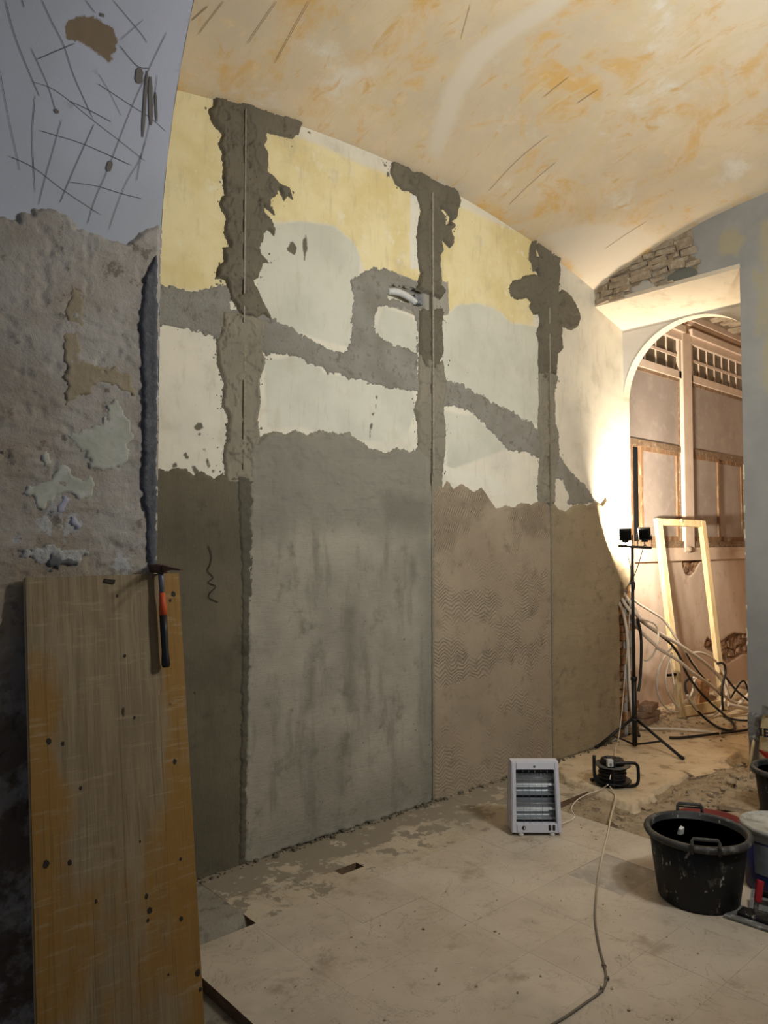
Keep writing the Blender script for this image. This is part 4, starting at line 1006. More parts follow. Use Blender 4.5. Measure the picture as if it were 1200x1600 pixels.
m = MB(); m.box((0, .118, .205), (2*IN+.03, .004, .28)); m.build('inner_back', M['dark_in'], ht)
M['quartz'] = simple('frosted_quartz', srgb(226, 232, 234), .2, 0, .05, 20, 0, .8)
for c0 in (.135, .262):
    m = MB(); k = fy(c0)*.8+.050; m.tube([(-IN, k, c0-.006), (IN, k, c0-.006)], .0075, 12); m.build('quartz_tube', M['quartz'], ht, 'unlit pale quartz tube')
for zc_ in (.095, .170, .235, .305):
    m = MB(); m.tube([(-IN-.002, fy(zc_)+.008, zc_), (IN+.002, fy(zc_)+.008, zc_)], .0012, 6); m.build('grille_wire', M['grille'], ht)
for x in (-.068, -.034, 0, .034, .068):
    m = MB(); m.tube([(x, fy(z)+.010, z) for z in np.linspace(o0-.002, o1+.002, 6)], .0010, 6); m.build('grille_wire', M['grille'], ht)
m = MB()
for i in range(26):
    x = -.092+.0074*i; m.box((x, fy(.325)+.006, .325), (.0026, .004, .020))
m.build('vent_slots', M['plastic_black'], ht)
m = MB(); m.prism([(.010*math.cos(t), .010*math.sin(t)) for t in np.linspace(0, 2*PI, 17)[:-1]], -.003, .004, lambda a, b, h: (a-.072, fy(.045)+h, .046+b)); m.build('round_badge', M['plastic_black'], ht, 'round black badge with a white half moon')
m = MB(); m.prism([(.0065*math.cos(t), .0065*math.sin(t)) for t in np.linspace(-PI/2, PI/2, 9)], -.004, -.0028, lambda a, b, h: (a-.072, fy(.045)+h, .046+b)); m.build('badge_mark', M['plastic_white'], ht)
m = MB(); m.prism([(.0065*math.cos(t), .0065*math.sin(t)) for t in np.linspace(0, 2*PI, 15)[:-1]], -.002, .004, lambda a, b, h: (a-.004, fy(.36)+h, .363+b)); m.build('small_emblem', simple('grey_emblem', srgb(110, 114, 122), .4, .3), ht, 'small grey round emblem')
for x in (.070, .092):
    sw = MB().box((x, fy(.05)-.001, .047), (.013, .008, .027), None, 0, .0015).build('rocker_switch', M['plastic_black'], ht)
    MB().box((x, fy(.05)-.006, .053), (.008, .004, .010), Matrix.Rotation(.25, 3, 'X'), 0, .001).build('rocker', simple('switch_rocker', srgb(70, 70, 72), .4), sw)
for x in (-.085, .085):
    for y in (.022, .150):
        m = MB(); m.lathe([(.013, 0), (.015, .004), (.015, .012), (.011, .020)], (x, y, 0), 14); m.build('foot', M['plastic_white'], ht)

# ------------------------------------------------------------------ cable reel and its leads
rc = onfloor((957, 1226)); 
reel = empty('cable_reel', 'black cable reel with bent tube stand on the broken slab', 'cable reel', (rc[0], rc[1], 0.0), YAW-PI/2)
m = MB(); m.lathe([(.02, .030), (.118, .030), (.122, .034), (.118, .038), (.02, .038)], n=40); m.build('lower_flange', M['plastic_black'], reel)
m = MB(); m.lathe([(.02, .128), (.112, .128), (.118, .132), (.112, .137), (.02, .137)], n=40); m.build('upper_flange', simple('grey_flange', srgb(88, 86, 82), .5, 0, .2), reel)
m = MB(); m.lathe([(.045, .036), (.045, .130)], n=24); m.build('drum', M['plastic_black'], reel)
cl = MB()
for i in range(9):
    z = .045+.0095*i; r = .082+.006*math.sin(i*2.1)
    cl.tube([(r*math.cos(t), r*math.sin(t), z+.0015*math.sin(3*t+i)) for t in np.linspace(0, 2*PI, 29)[:-1]], .0050, 6, closed=True)
cl.build('wound_cable', M['hose_black'], reel)
m = MB(); m.lathe([(.078, .136), (.080, .140), (.074, .168), (.02, .172)], n=28); sk = m.build('socket_cap', M['plastic_black'], reel)
for a in (.3, 1.9, 3.4, 5.0):
    MB().box((.045*math.cos(a), .045*math.sin(a), .170), (.034, .034, .010), Matrix.Rotation(a, 3, 'Z'), 0, .003).build('socket_lid', simple('socket_lid', srgb(40, 40, 42), .4), sk)
fr_ = spline([(-.128, -.03, .200), (-.128, -.03, .10), (-.120, -.03, .045), (-.09, -.04, .014), (0, -.055, .012), (.08, -.07, .012), (.125, -.085, .025), (.140, -.09, .055), (.140, -.09, .13), (.130, -.09, .158), (.10, -.09, .168), (.0, -.09, .166), (-.015, -.09, .155), (-.018, -.09, .10), (-.018, -.085, .012)], 6)
m = MB(); m.tube(fr_, .0105, 10); m.build('tube_stand', M['plastic_black'], reel)
m = MB(); m.tube(spline([(-.125, .06, .012), (-.05, .09, .012), (.06, .09, .012), (.13, .05, .012)], 5), .0105, 8); m.build('tube_stand', M['plastic_black'], reel)
m = MB(); m.box((-.042, -.088, .168), (.038, .030, .046), Matrix.Rotation(.12, 3, 'Z'), 0, .004); pl = m.build('white_adapter', M['plastic_white'], reel, 'white plug adapter on the reel top')
m = MB(); m.tube([(-.042, -.104, .160), (-.042, -.1045, .160)], .010, 10); m.build('socket_hole', simple('socket_shade', srgb(120, 120, 118), .6), pl)

def floor_path(px, z=.006, n_=7):
    P = [onfloor(q, z if not hasattr(z, '__len__') else z[i]) for i, q in enumerate(px)]
    return spline([tuple(p) for p in P], n_)
def lead(name, pts, r, mat, label, cat='cable', group=None):
    m = MB(); m.tube(pts, r, 8); o = m.build(name, mat); return tag(o, label, cat, group)
M['cord_grey'] = NT('dusty_grey_cable')
_n = M['cord_grey']; _x = _n.xyz()
M['cord_grey'] = _n.done(_n.mix(_n.rng(_x[0], 2.7, 3.5), srgb(112, 104, 90), srgb(206, 190, 164)), .6)
gc = lead('power_cable', floor_path([(953, 1229), (961, 1242), (960, 1256), (955, 1275), (949, 1305), (941, 1338), (935, 1370), (931, 1405), (930, 1438), (936, 1478), (944, 1508), (947, 1530), (940, 1548), (915, 1567), (885, 1588), (858, 1604), (800, 1640)], [.030, .012, .008, .006, .0045]+[.0045]*12, 6), .0046, M['cord_grey'], 'long dusty grey power cable snaking from the reel to the front', 'cable')
for q in ((944, 1508), (948, 1528), (940, 1545)):
    p = onfloor(q, .007); MB().box(tuple(p), (.016, .010, .010), Matrix.Rotation(q[0], 3, 'Z'), .003).build('mortar_blob', M['wet'], gc)
lead('heater_cord', floor_path([(950, 1226), (938, 1234), (918, 1241), (902, 1250), (893, 1262), (895, 1270), (898, 1275), (893, 1281), (878, 1287)], [.06, .012, .008, .004, .0, .0, .004, .005, .02], 6), .0035, M['hose_white'], 'short white cord from the heater to the reel')

# ------------------------------------------------------------------ tripod work light
tb = onfloor((992, 1168)); 
wl = empty('work_light', 'black tripod stand with two floodlight heads in the doorway', 'work light', (tb[0], tb[1], 0))
def loc(p): return tuple(np.array(p)-np.array([tb[0], tb[1], 0]))
M['tripod'] = simple('worn_black_tube', srgb(46, 44, 42), .45, .4, .35, 30)
m = MB(); m.tube([(0, 0, .015), (0, 0, .53)], .019, 12); m.build('lower_pole', M['tripod'], wl)
m = MB(); m.tube([(0, 0, .50), (0, 0, 1.57)], .0125, 12); m.build('upper_pole', M['tripod'], wl)
m = MB(); m.lathe([(.021, .515), (.025, .52), (.025, .545), (.021, .55)], n=16); m.build('clamp_collar', M['plastic_black'], wl)
m = MB(); m.lathe([(.021, .20), (.034, .205), (.034, .225), (.021, .23)], n=16); m.build('leg_hub', M['plastic_black'], wl)
for fx, fy_ in ((5.095, 3.235), (5.307, 2.655), (5.66, 3.20)):
    e = loc((fx, fy_, .012)); k = np.array(e[:2]); k = k/np.linalg.norm(k)*.03
    m = MB(); m.tube([(k[0], k[1], .215), e], .0115, 10); lg = m.build('leg', M['tripod'], wl)
    m = MB(); m.tube([(e[0]*.96, e[1]*.96, .022), (e[0]*1.03, e[1]*1.03, .009)], .014, 10); m.build('rubber_foot', M['plastic_black'], lg)
    mid = (e[0]*.55+k[0]*.45, e[1]*.55+k[1]*.45, .100)
    m = MB(); m.tube([(0, 0, .022), mid], .007, 8); m.build('brace', M['tripod'], wl)
cb0, cb1 = np.array(loc((5.207, 3.096, 1.572))), np.array(loc((5.402, 2.924, 1.557)))
cx = (cb1-cb0)/np.linalg.norm(cb1-cb0)
m = MB(); m.tube([tuple(cb0), tuple(cb1)], .010, 4); m.build('crossbar', M['tripod'], wl)
fh = np.array([math.cos(YAW), math.sin(YAW), 0])
M['led'] = bpy.data.materials.new('led_glass'); M['led'].use_nodes = True
_b = M['led'].node_tree.nodes['Principled BSDF']; _b.inputs['Emission Color'].default_value = (*WORK_COL, 1); _b.inputs['Emission Strength'].default_value = 12
for k, (px, turn) in enumerate((((977, 835), -.36), ((1007, 834), -.50))):
    d = ray(*px); t = ((np.array([tb[0], tb[1], 1.65])-CAM)@FWD); hc = np.array(loc(CAM+t*d))
    a = YAW+turn; fwd = np.array([math.cos(a)*.90, math.sin(a)*.90, .43]); fwd /= np.linalg.norm(fwd)
    sx = np.cross(fwd, [0, 0, 1]); sx /= np.linalg.norm(sx); uz = np.cross(sx, fwd)
    R3 = Matrix((tuple(sx), tuple(fwd), tuple(uz))).transposed()
    hd = MB(); V = Vector(hc)
    hd.box(V, (.092, .026, .105), R3, 0, .004)
    for i in range(7): hd.box(V+R3 @ Vector((-.036+.012*i, -.020, 0)), (.003, .016, .085), R3)
    ho = hd.build('flood_head', M['plastic_black'], wl)
    MB().box(V+R3 @ Vector((0, .0122, 0)), (.070, .002, .080), R3).build('led_panel', M['led'], ho)
    MB().box(V+R3 @ Vector((0, -.022, -.047)), (.05, .02, .022), R3, 0, .003).build('cable_box', M['plastic_black'], ho)
    b0 = cb0+cx*(.025+(.165)*k) if k == 0 else cb0+cx*.16
    b0 = np.array([hc[0], hc[1], 1.566]); s_ = cx*.056
    br = MB(); br.tube([tuple(hc-s_), tuple(np.array([hc[0], hc[1], hc[2]-.03])-s_), tuple(b0-s_*.95), tuple(b0+s_*.95), tuple(np.array([hc[0], hc[1], hc[2]-.03])+s_), tuple(hc+s_)], .005, 6)
    br.build('bracket', M['tripod'], wl)
    MB().lathe([(.010, 0), (.014, .002), (.010, .012)], tuple(b0+np.array([0, 0, .006])), 10).build('wing_nut', M['plastic_black'], wl)
    al = bpy.data.lights.new('floodlight', 'AREA'); al.shape = 'RECTANGLE'; al.size = .075; al.size_y = .085; al.energy = WORK_W; al.color = WORK_COL; al.spread = math.radians(168)
    ao = bpy.data.objects.new('floodlight', al); C.objects.link(ao); ao.parent = wl
    zq = -fwd; xq = sx; yq = np.cross(zq, xq)
    mm = Matrix((tuple(xq), tuple(yq), tuple(zq))).transposed().to_4x4(); mm.translation = V+R3 @ Vector((0, .016, 0)); ao.matrix_local = mm
    top = np.array([hc[0], hc[1], 1.60])-fh*.02
    end = np.array(loc((5.29, 3.045, 1.27)))
    pp = [tuple(hc-uz*.05-fwd*.02), tuple(np.array([hc[0]*.8, hc[1]*.8, 1.53])), tuple(np.array([hc[0]*.35, hc[1]*.35, 1.40])-fh*.012), tuple(end)]
    m = MB(); m.tube(spline(pp, 6), .0035, 6); m.build('head_cable', M['plastic_black'], wl)
m = MB(); m.tube([(-.020, -.016, 1.22), (-.020, -.016, 1.24), (-.020, -.016, 1.285), (-.018, -.014, 1.30)], [.008, .014, .015, .006], 10); m.build('cable_joint', M['plastic_black'], wl)
dpt = (np.array([tb[0], tb[1], 0])-CAM)@FWD
def atd(px, d): return CAM+ray(*px)*d
lead('thin_cord', spline([tuple(atd((985, 925), dpt-.03)), tuple(atd((982, 990), dpt-.04)), tuple(atd((976, 1060), dpt-.05)), tuple(atd((972, 1110), dpt-.07)), tuple(atd((967, 1150), dpt-.15)), tuple(onfloor((962, 1170), .03)), tuple(onfloor((958, 1195), .006)), tuple(onfloor((955, 1206), .05)), tuple(onfloor((953, 1217), .16))], 6), .003, M['hose_white'], 'thin pale cord hanging from the work light to the reel')

# ------------------------------------------------------------------ timber frame leaning in the next room
BLc, TLc, BRc, TRc = [np.array(p) for p in ((6.53, 3.295, 0.0), (6.70, 3.585, 1.83), (7.21, 3.16, 0.0), (7.40, 3.435, 1.815))]
tf = empty('timber_frame', 'bare pale pine frame leaning below the far windows', 'frame', tuple(BLc))
fx_ = (BRc-BLc)/np.linalg.norm(BRc-BLc); fz_ = (TLc-BLc)/np.linalg.norm(TLc-BLc); fy2 = np.cross(fz_, fx_); fy2 /= np.linalg.norm(fy2)
def beam(name, a, b, wd, dp, lab=None):
    a = np.array(a)-BLc; b = np.array(b)-BLc; L = np.linalg.norm(b-a); t = (b-a)/L
    s = np.cross(fy2, t); s /= np.linalg.norm(s)
    R3 = Matrix((tuple(s), tuple(fy2), tuple(t))).transposed()
    m = MB(); m.box(Vector((a+b)/2), (wd, dp, L), R3, 0, .003); return m.build(name, M['pine'], tf, lab)
i_ = fx_*.035
beam('stile', BLc+i_, TLc+i_, .07, .05); beam('stile', BRc-i_, TRc-i_, .065, .05)
beam('top_rail', TLc+fx_*.07-fz_*.035, TRc-fx_*.065-fz_*.03, .065, .045); beam('bottom_rail', BLc+fx_*.07+fz_*.05, BRc-fx_*.065+fz_*.05, .09, .045)
kp = (TLc+TRc)/2-BLc-fy2*.03-fz_*.02
m = MB(); m.lathe([(.001, 0), (.022, .004), (.026, .016), (.018, .03), (.001, .034)], (0, 0, 0), 14); kb = m.build('knob', M['pine'], tf); kb.location = tuple(kp); kb.rotation_euler = (PI/2, 0, PI)
hgp = BLc+(TLc-BLc)*.21-BLc
MB().box(tuple(hgp-fx_*.05-fy2*.02), (.11, .022, .022), Matrix.Rotation(math.atan2(fx_[1], fx_[0]), 3, 'Z')).build('hinge_pin', M['black_metal'], tf, 'dark metal pin sticking out of the stile')

# ------------------------------------------------------------------ hoses and conduits out of the wall
HZ = lambda p: zp(960, 900, 5, p)
def hose(pts, y0, y1, r, mat, label, group=None, zmin=None, ys=None, fl=None):
    px = HZ(pts); out = []
    L = [0]
    for a, b in zip(px[:-1], px[1:]): L.append(L[-1]+math.dist(a, b))
    for i, q in enumerate(px):
        if fl is not None and fl[i]: p = onfloor(q, r+.004)
        else:
            yy = y0+(y1-y0)*L[i]/L[-1] if ys is None else ys[i]
            p = onY(q, yy)
            if p[2] < r+.002: p = onfloor(q, r+.003)
        out.append(tuple(p))
    return lead('conduit', spline(out, 7), r, mat, label, 'conduit', group)
W_, K_ = M['hose_white'], M['hose_black']
hose([(55, 120), (150, 250), (190, 320), (340, 440), (480, 520), (600, 600), (720, 690), (830, 800), (875, 900), (880, 960)], 3.30, 3.12, .017, W_, 'thick white conduit dropping in a long slope from the hole')
hose([(75, 110), (180, 210), (300, 285), (380, 340), (440, 420), (490, 500), (560, 600), (640, 720), (690, 790)], 3.32, 3.24, .011, W_, 'thin white conduit arching highest over the bundle')
hose([(42, 160), (90, 230), (140, 300), (200, 425), (320, 540), (360, 575), (500, 660), (600, 745), (720, 830), (850, 930), (930, 985), (1060, 1012)], 3.29, 2.98, .015, W_, 'thick white conduit reaching furthest right along the floor')
hose([(35, 205), (70, 300), (98, 450), (112, 700), (125, 950), (145, 1090)], 3.27, 3.25, .013, W_, 'white conduit hanging straight down the broken wall edge')
hose([(60, 145), (140, 250), (200, 345), (340, 450), (450, 540), (520, 650), (560, 750), (640, 870), (740, 980), (830, 1060), (920, 1140), (940, 1180), (915, 1205), (860, 1200), (780, 1165), (680, 1085), (600, 990), (560, 900), (555, 830), (600, 795)], 3.31, 3.0, .011, K_, 'black hose that loops on the floor under the frame',
     ys=[3.31, 3.30, 3.29, 3.27, 3.25, 3.22, 3.2, 3.15, 3.1, 3.05, 2.98, 2.95, 2.95, 2.98, 3.0, 3.05, 3.1, 3.15, 3.2, 3.22])
hose([(180, 330), (205, 450), (210, 600), (202, 800), (188, 900)], 3.20, 3.18, .012, K_, 'short black hose hanging beside the tripod pole')
hose([(440, 560), (400, 620), (350, 720), (332, 850), (355, 960), (420, 1045), (500, 1062), (560, 1058)], 3.26, 3.30, .009, W_, 'outer of two white loops left of the frame')
hose([(450, 600), (420, 690), (400, 790), (415, 890), (460, 980), (520, 1040), (600, 1045)], 3.27, 3.30, .009, W_, 'inner of two white loops left of the frame')
hose([(600, 602), (680, 600), (760, 640), (830, 710), (868, 800), (880, 890), (850, 1000), (800, 1070), (720, 1100), (660, 1060), (590, 970), (570, 930)], 3.20, 3.05, .011, W_, 'white conduit curling in a wide ring right of the frame')
hose([(180, 335), (240, 345), (310, 372), (342, 430), (338, 520), (310, 600), (270, 650), (235, 660)], 3.22, 3.20, .008, W_, 'thin white hook shaped conduit end beside the pole')
hose([(805, 685), (835, 678), (862, 700), (868, 760), (850, 830), (840, 900), (845, 1000), (850, 1045)], 3.05, 3.0, .011, K_, 'black hose bent over like a hook by the frame')
hose([(870, 790), (940, 880), (1000, 935), (1060, 985)], 3.05, 2.90, .010, K_, 'straight black hose crossing to the pier')
hose([(560, 600), (600, 670), (650, 740), (700, 800), (780, 880), (830, 930)], 3.24, 3.1, .009, K_, 'thin black hose under the white bundle')
hose([(210, 1190), (330, 1193), (450, 1195), (650, 1208), (760, 1222), (830, 1232)], 3, 3, .011, W_, 'white conduit lying flat on the floor behind the tripod', fl=[1]*6)
hose([(430, 1262), (520, 1262), (640, 1250), (800, 1232), (950, 1215), (1100, 1192)], 3, 3, .011, K_, 'black hose lying flat across the threshold', fl=[1]*6)
hose([(850, 1095), (960, 1125), (1100, 1132)], 3, 3, .010, K_, 'short black hose on the floor beside the pier', fl=[1]*3)
hose([(620, 790), (640, 850), (640, 920), (620, 1010)], 3.20, 3.20, .010, W_, 'short white conduit standing behind the black loop')
hose([(575, 970), (610, 900), (620, 830), (640, 800)], 3.18, 3.2, .010, W_, 'short white conduit leaning behind the black loop')
hose([(470, 860), (445, 700), (440, 640)], 3.24, 3.26, .008, W_, 'thin white conduit stub against the left stile')
hose([(920, 1030), (985, 985), (1070, 905)], 3.02, 2.94, .017, W_, 'fat pale pipe slanting up to the pier')
hose([(880, 1005), (960, 1022), (1070, 1045)], 3.0, 2.92, .020, W_, 'fat pale pipe lying by the pier')
hose([(905, 960), (1003, 818), (1050, 915)], 3.05, 2.95, .008, M['black_metal'], 'dark bent iron bar shaped like a roof by the pier')

# bricks by the broken wall, debris in the next room
def brick_at(px, y, z, rz, label, sz=(.25, .12, .055)):
    p = onY(px, y); m = MB(); m.box((0, 0, 0), sz, None, .007, .004); o = m.build('loose_brick', M['brick2']); o.location = (p[0], p[1], z+sz[2]/2); o.rotation_euler = (0, 0, rz); return tag(o, label, 'brick', 'loose bricks behind the tripod')
brick_at((1012, 1112), 3.40, -.004, .15, 'dusty red brick lying lowest in the pile behind the tripod')
brick_at((1010, 1112), 3.41, .053, -.10, 'dusty red brick lying second in the pile behind the tripod')
brick_at((1013, 1110), 3.40, .110, .25, 'dusty red brick lying on top of the pile behind the tripod', (.22, .12, .055))
chunk((1128, 1088), .10, M['rubble'], 'dark broken lump under the hoses near the pier', .4, flat=.6)
chunk((1105, 1096), .12, M['rubble'], 'long pale lump of rubble behind the frame foot', .2, flat=.45)
chunk((1160, 1075), .09, M['rubble'], 'grey lump of rubble against the pier corner', 1.0, flat=.7)
chunk((1022, 1122), .06, M['brick2'], 'brick fragment in front of the brick pile', 1.0, flat=.5)
chunk((985, 1150), .05, M['brick'], 'brick fragment at the broken foot of the wall', .2, flat=.6)
p = onY((1095, 1065), 3.40); m = MB(); m.box((0, 0, .13), (.14, .05, .26), None, .006, .004); o = m.build('hollow_brick', M['brick']); o.location = (p[0], p[1], 0); o.rotation_euler = (.12, 0, -.2); tag(o, 'orange brick standing on end against the far wall', 'brick')

# ------------------------------------------------------------------ big black tub
n = NT('mortar_smeared_black_plastic')
v = n.noise(9, 7, .68, stretch=(1, 1, .55)); v2 = n.noise(22, 5, .65, stretch=(1, 1, .6))
col = n.mix(n.rng(v, .56, .62), srgb(22, 22, 22), srgb(78, 76, 70)); col = n.mix(n.rng(v2, .62, .66), col, srgb(150, 148, 142))
M['tub'] = n.done(col, .55, n.bump(v2, .2, .004), 0, .35)
M['tub_rim'] = mottled('dusty_tub_rim', srgb(70, 69, 66), srgb(48, 47, 46), srgb(110, 108, 102), 6, 18, .6, .2)
def tub(name, label, c, rb, rt, H, handle_ang, matb, matr, rz=0, cat='tub'):
    t = empty(name, label, cat, (c[0], c[1], c[2]), rz)
    w_ = .006
    m = MB(); m.lathe([(.001, .0), (rb-.01, .0), (rb, .008), (rb+(rt-rb)*.5, H*.5), (rt-.004, H-.004), (rt-.004-w_, H-.004), (rb+(rt-rb)*.5-w_, H*.5), (rb-w_, .012), (.001, .010)], n=56); m.build('body', matb, t)
    m = MB(); m.lathe([(rt-.008, H-.028), (rt+.012, H-.026), (rt+.019, H-.012), (rt+.014, H), (rt-.002, H+.003), (rt-.010, H-.004), (rt-.008, H-.028)], n=56); m.build('rim', matr, t)
    for a in handle_ang:
        dx, dy = math.cos(a), math.sin(a); tx, ty = -dy, dx; hw = .055
        P = [((rt+.010)*dx+tx*s*hw, (rt+.010)*dy+ty*s*hw, z) for s, z in ((-1, H-.03), (-1, H+.022), (-.9, H+.034), (.9, H+.034), (1, H+.022), (1, H-.03))]
        m = MB(); m.tube(P, .0075, 8); m.build('handle', matr, t)
    return t
TUBC = (3.325, 1.598, 0)
tub('mortar_tub', 'large black plastic mortar tub smeared with dried plaster', TUBC, 0.172, .212, .305, (math.radians(214), math.radians(34)), M['tub'], M['tub_rim'])
# something pale clinging inside the tub
m = MB(); m.box((0, 0, 0), (.03, .02, .06), Matrix.Rotation(.2, 3, 'X'), .004, .003); o = m.build('filler_scrap', M['plastic_white']); p = onY((1063, 1303), 1.655); o.location = tuple(p); tag(o, 'small white scrap stuck inside the big black tub', 'scrap')
SEC = (4.60, 1.66)
tub('mortar_tub', 'smaller black tub at the right edge standing before the sack', (*SEC, heap_z(*SEC)+.0), 0.150, .188, .31, (math.radians(-30),), M['tub'], M['tub_rim'])
# red tub with a wire handle behind
RED = (4.03, 1.875)
rt_ = empty('red_bucket', 'low red bucket with a black wire handle behind the large tub', 'bucket', (*RED, heap_z(*RED)))
m = MB(); m.lathe([(.001, 0), (.15, 0), (.19, .115), (.198, .12), (.198, .127), (.186, .127), (.145, .012), (.001, .010)], n=40); m.build('body', simple('faded_red_plastic', srgb(120, 44, 38), .6, 0, .4, 14), rt_)
m = MB(); a = math.radians(125); dx, dy = math.cos(a), math.sin(a); tx, ty = -math.sin(YAW), math.cos(YAW); tx, ty = RGT[0], RGT[1]
pa = np.array(onY((1062, 1262), RED[1]+.13))-np.array([*RED, heap_z(*RED)])
hb = [tuple(np.array([pa[0], pa[1], 0])+np.array([tx, ty, 0])*s+np.array([0, 0, z])) for s, z in ((-.01, .06), (-.01, .185), (.12, .175), (.12, .10))]
m.tube(hb, .006, 6); m.build('wire_handle', M['black_metal'], rt_)

# white and blue pail
PAIL = (3.70, 1.392)
pail = empty('paint_pail', 'white and blue pail with a dusty lid beside the large tub', 'pail', (*PAIL, 0), 0)
M['pail_w'] = mottled('dusty_white_pail', srgb(176, 174, 166), srgb(150, 148, 138), srgb(120, 116, 106), 6, 14, .6, .1)
M['pail_b'] = simple('navy_pail_print', srgb(24, 34, 92), .45, 0, .3, 20)
m = MB(); m.lathe([(.001, 0), (.138, 0), (.142, .006), (.150, .235), (.001, .235)], n=48); m.build('printed_wall', M['pail_b'], pail, 'blue printed lower wall')
m = MB(); m.lathe([(.149, .232), (.152, .236), (.154, .285), (.001, .285)], n=48); m.build('upper_band', M['pail_w'], pail, 'white upper band')
m = MB(); m.lathe([(.153, .268), (.162, .270), (.164, .292), (.150, .297), (.142, .290), (.001, .290)], n=48); m.build('lid', M['pail_w'], pail, 'dusty white lid')
la = math.atan2(-PAIL[1], -PAIL[0])
lab = MB(); 
for i in range(6):
    a0, a1 = la-.75+.09*i, la-.75+.09*(i+1)
    f = lambda a, z: ((.1415+.0085*z/.235+.0012)*math.cos(a), (.1415+.0085*z/.235+.0012)*math.sin(a), z)
    lab.quad([f(a0, .09), f(a1, .09), f(a1, .225), f(a0, .225)])
lab.build('label', simple('grey_label', srgb(122, 128, 132), .5, 0, .3, 20), pail, 'grey label on the blue wall')

# ------------------------------------------------------------------ plastering float and steel blade
fp = (onfloor((1141, 1438)), onfloor((1189, 1454)))
fd = fp[1]-fp[0]; fL = np.linalg.norm(fd); fa = math.atan2(fd[1], fd[0])
flt = empty('plastering_float', 'dirty plastering float with a red handle beside the large tub', 'float', (*(fp[0]+fd*.5)[:2], 0), fa)
M['dirty_metal'] = mottled('mortar_crusted_steel', srgb(120, 118, 112), srgb(84, 82, 78), srgb(168, 166, 160), 14, 30, .6, .5)
M['red'] = simple('red_handle', srgb(176, 36, 44), .45, 0, .25, 40)
MB().box((.03, .075, .006), (.24, .15, .010), None, .001, .002).build('blade_plate', M['dirty_metal'], flt)
MB().box((.04, .075, .018), (.17, .07, .016), None, .003, .004).build('backing', M['tub'], flt)
m = MB(); m.tube(spline([(.02, .075, .020), (.02, .078, .06), (.026, .08, .085)], 5), .010, 8); m.build('post', M['dirty_metal'], flt)
m = MB(); m.tube(spline([(.026, .080, .080), (.030, .082, .115), (.034, .086, .150), (.036, .09, .165)], 5), [.015]*16, 10); m.build('handle', M['red'], flt, 'red handle')
sbp = onfloor((1199, 1428))
sb = empty('steel_float', 'mortar crusted steel float at the right edge behind the red handle', 'float', (sbp[0], sbp[1], 0), fa+.15)
MB().box((.05, .03, .035), (.24, .10, .006), Matrix.Rotation(.5, 3, 'X'), .001).build('blade', M['dirty_metal'], sb)
m = MB(); m.tube([(-.02, .01, .075), (.12, .01, .08)], .013, 10); m.build('grip', M['tub'], sb)

# ------------------------------------------------------------------ scraper with wooden handle, sack by the end wall
b0 = np.array(onfloor((1171, 1197), .055)); b0 = onY((1171, 1197), 2.14); b0 = hit((1171, 1197), 0, 5.12); b1 = hit((1179, 1152), 0, 5.17); b2 = hit((1178, 1114), 0, 5.185)
sh = empty('hand_spade', 'upturned grey blade on a wooden stick leaning at the pier corner', 'spade', tuple(b0))
m = MB(); m.tube([(0, 0, 0), tuple(b1-b0)], .011, 8); m.build('wooden_handle', M['pine'], sh, 'pale wooden handle')
m = MB(); pts2 = [(-.035, .0), (.035, .0), (.042, .06), (.040, .20), (.020, .225), (-.024, .228), (-.042, .20), (-.040, .06)]
dd_ = (b2-b1)/np.linalg.norm(b2-b1)
m.prism([(a*.9, b*.80) for a, b in pts2], -.003, .003, lambda a, b, h: tuple((b1-b0)+dd_*(b-.02)+np.array([0, -a, 0])+np.array([h-.01, 0, 0])))
m.build('blade', M['dirty_metal'], sh, 'grey mortar stained blade')
SK = (5.00, 1.795)
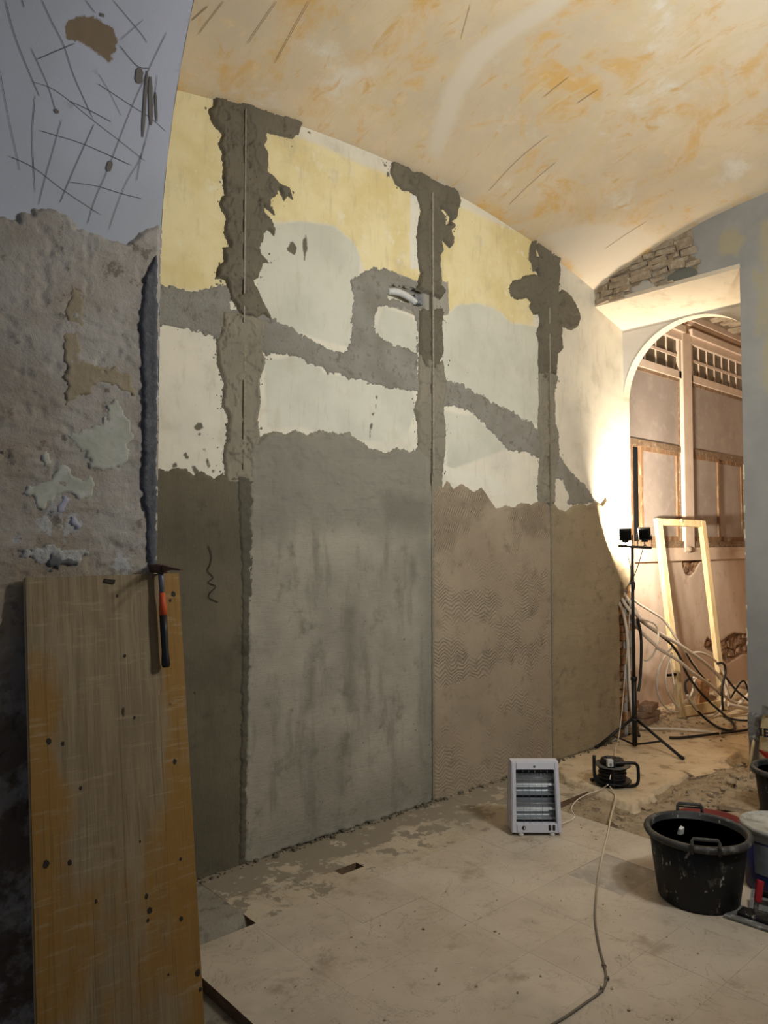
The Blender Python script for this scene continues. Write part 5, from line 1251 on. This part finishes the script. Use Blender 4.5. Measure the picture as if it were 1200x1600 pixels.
sk_ = empty('cement_sack', 'beige and red paper sack slumped against the grey pier', 'sack', (*SK, heap_z(*SK)), 0)
n = NT('sack_paper'); x, y, z = n.xyz()
col = n.mix(n.rng(z, .215, .225), srgb(150, 44, 34), srgb(176, 160, 126))
diag = n.math('ADD', z, n.math('MULTIPLY', y, -.5))
col = n.mix(n.rng(diag, .10, .105), n.mix(n.noise(8), srgb(176, 160, 126), srgb(156, 140, 108)), col)
M['sack'] = n.done(col, .9, n.bump(n.noise(9, 4, .6, dist=.8), .8, .03), 0, .2)
m = MB(); bmesh.ops.create_cube(m.b, size=1, matrix=Matrix.Translation((.05, .03, .23)) @ Matrix.Diagonal((.15, .36, .46, 1)))
bmesh.ops.subdivide_edges(m.b, edges=m.b.edges[:], cuts=7, use_grid_fill=True)
for v in m.b.verts:
    c = v.co; t = c.z/.46; fx2 = (c.y-.03)/.18
    bul = (1-.65*abs(2*t-1)**3)*(1-.5*abs(fx2)**4)
    c.x = .05+(c.x-.05)*bul+.05*t; c.y = .03+(c.y-.03)*(1-.10*abs(2*t-1)**4)
    k = float(fbm(np.array([c.y*9+c.x*5]), np.array([c.z*9]), 1, 4)[0]); c.x += .03*k; c.z += .02*k*t
bmesh.ops.smooth_vert(m.b, verts=m.b.verts[:], factor=.4, use_axis_x=True, use_axis_y=True, use_axis_z=True)
for f in m.b.faces: f.smooth = True
m.build('paper_bag', M['sack'], sk_)
ink = MB(); lx = -.032
for (yy, zz, wy, hz) in ((.175, .345, .012, .05), (.150, .345, .010, .05), (.140, .366, .024, .010), (.140, .345, .022, .009), (.140, .324, .024, .010)):
    ink.box((lx+.02, yy, zz), (.012, wy, hz))
ink.build('printed_letters', simple('dark_print', srgb(40, 32, 36), .8), sk_, 'dark printed letters')
m = MB()
for i in range(5): m.box((.08+.02*math.sin(i*2.), .14-.07*i, .455+.015*math.cos(i*1.7)), (.07, .09, .035), Matrix.Rotation(.4*math.sin(i*3.1), 3, 'X'), .014)
m.build('crumpled_top', simple('grey_paper', srgb(110, 106, 98), .9, 0, .3), sk_, 'grey crumpled open top')
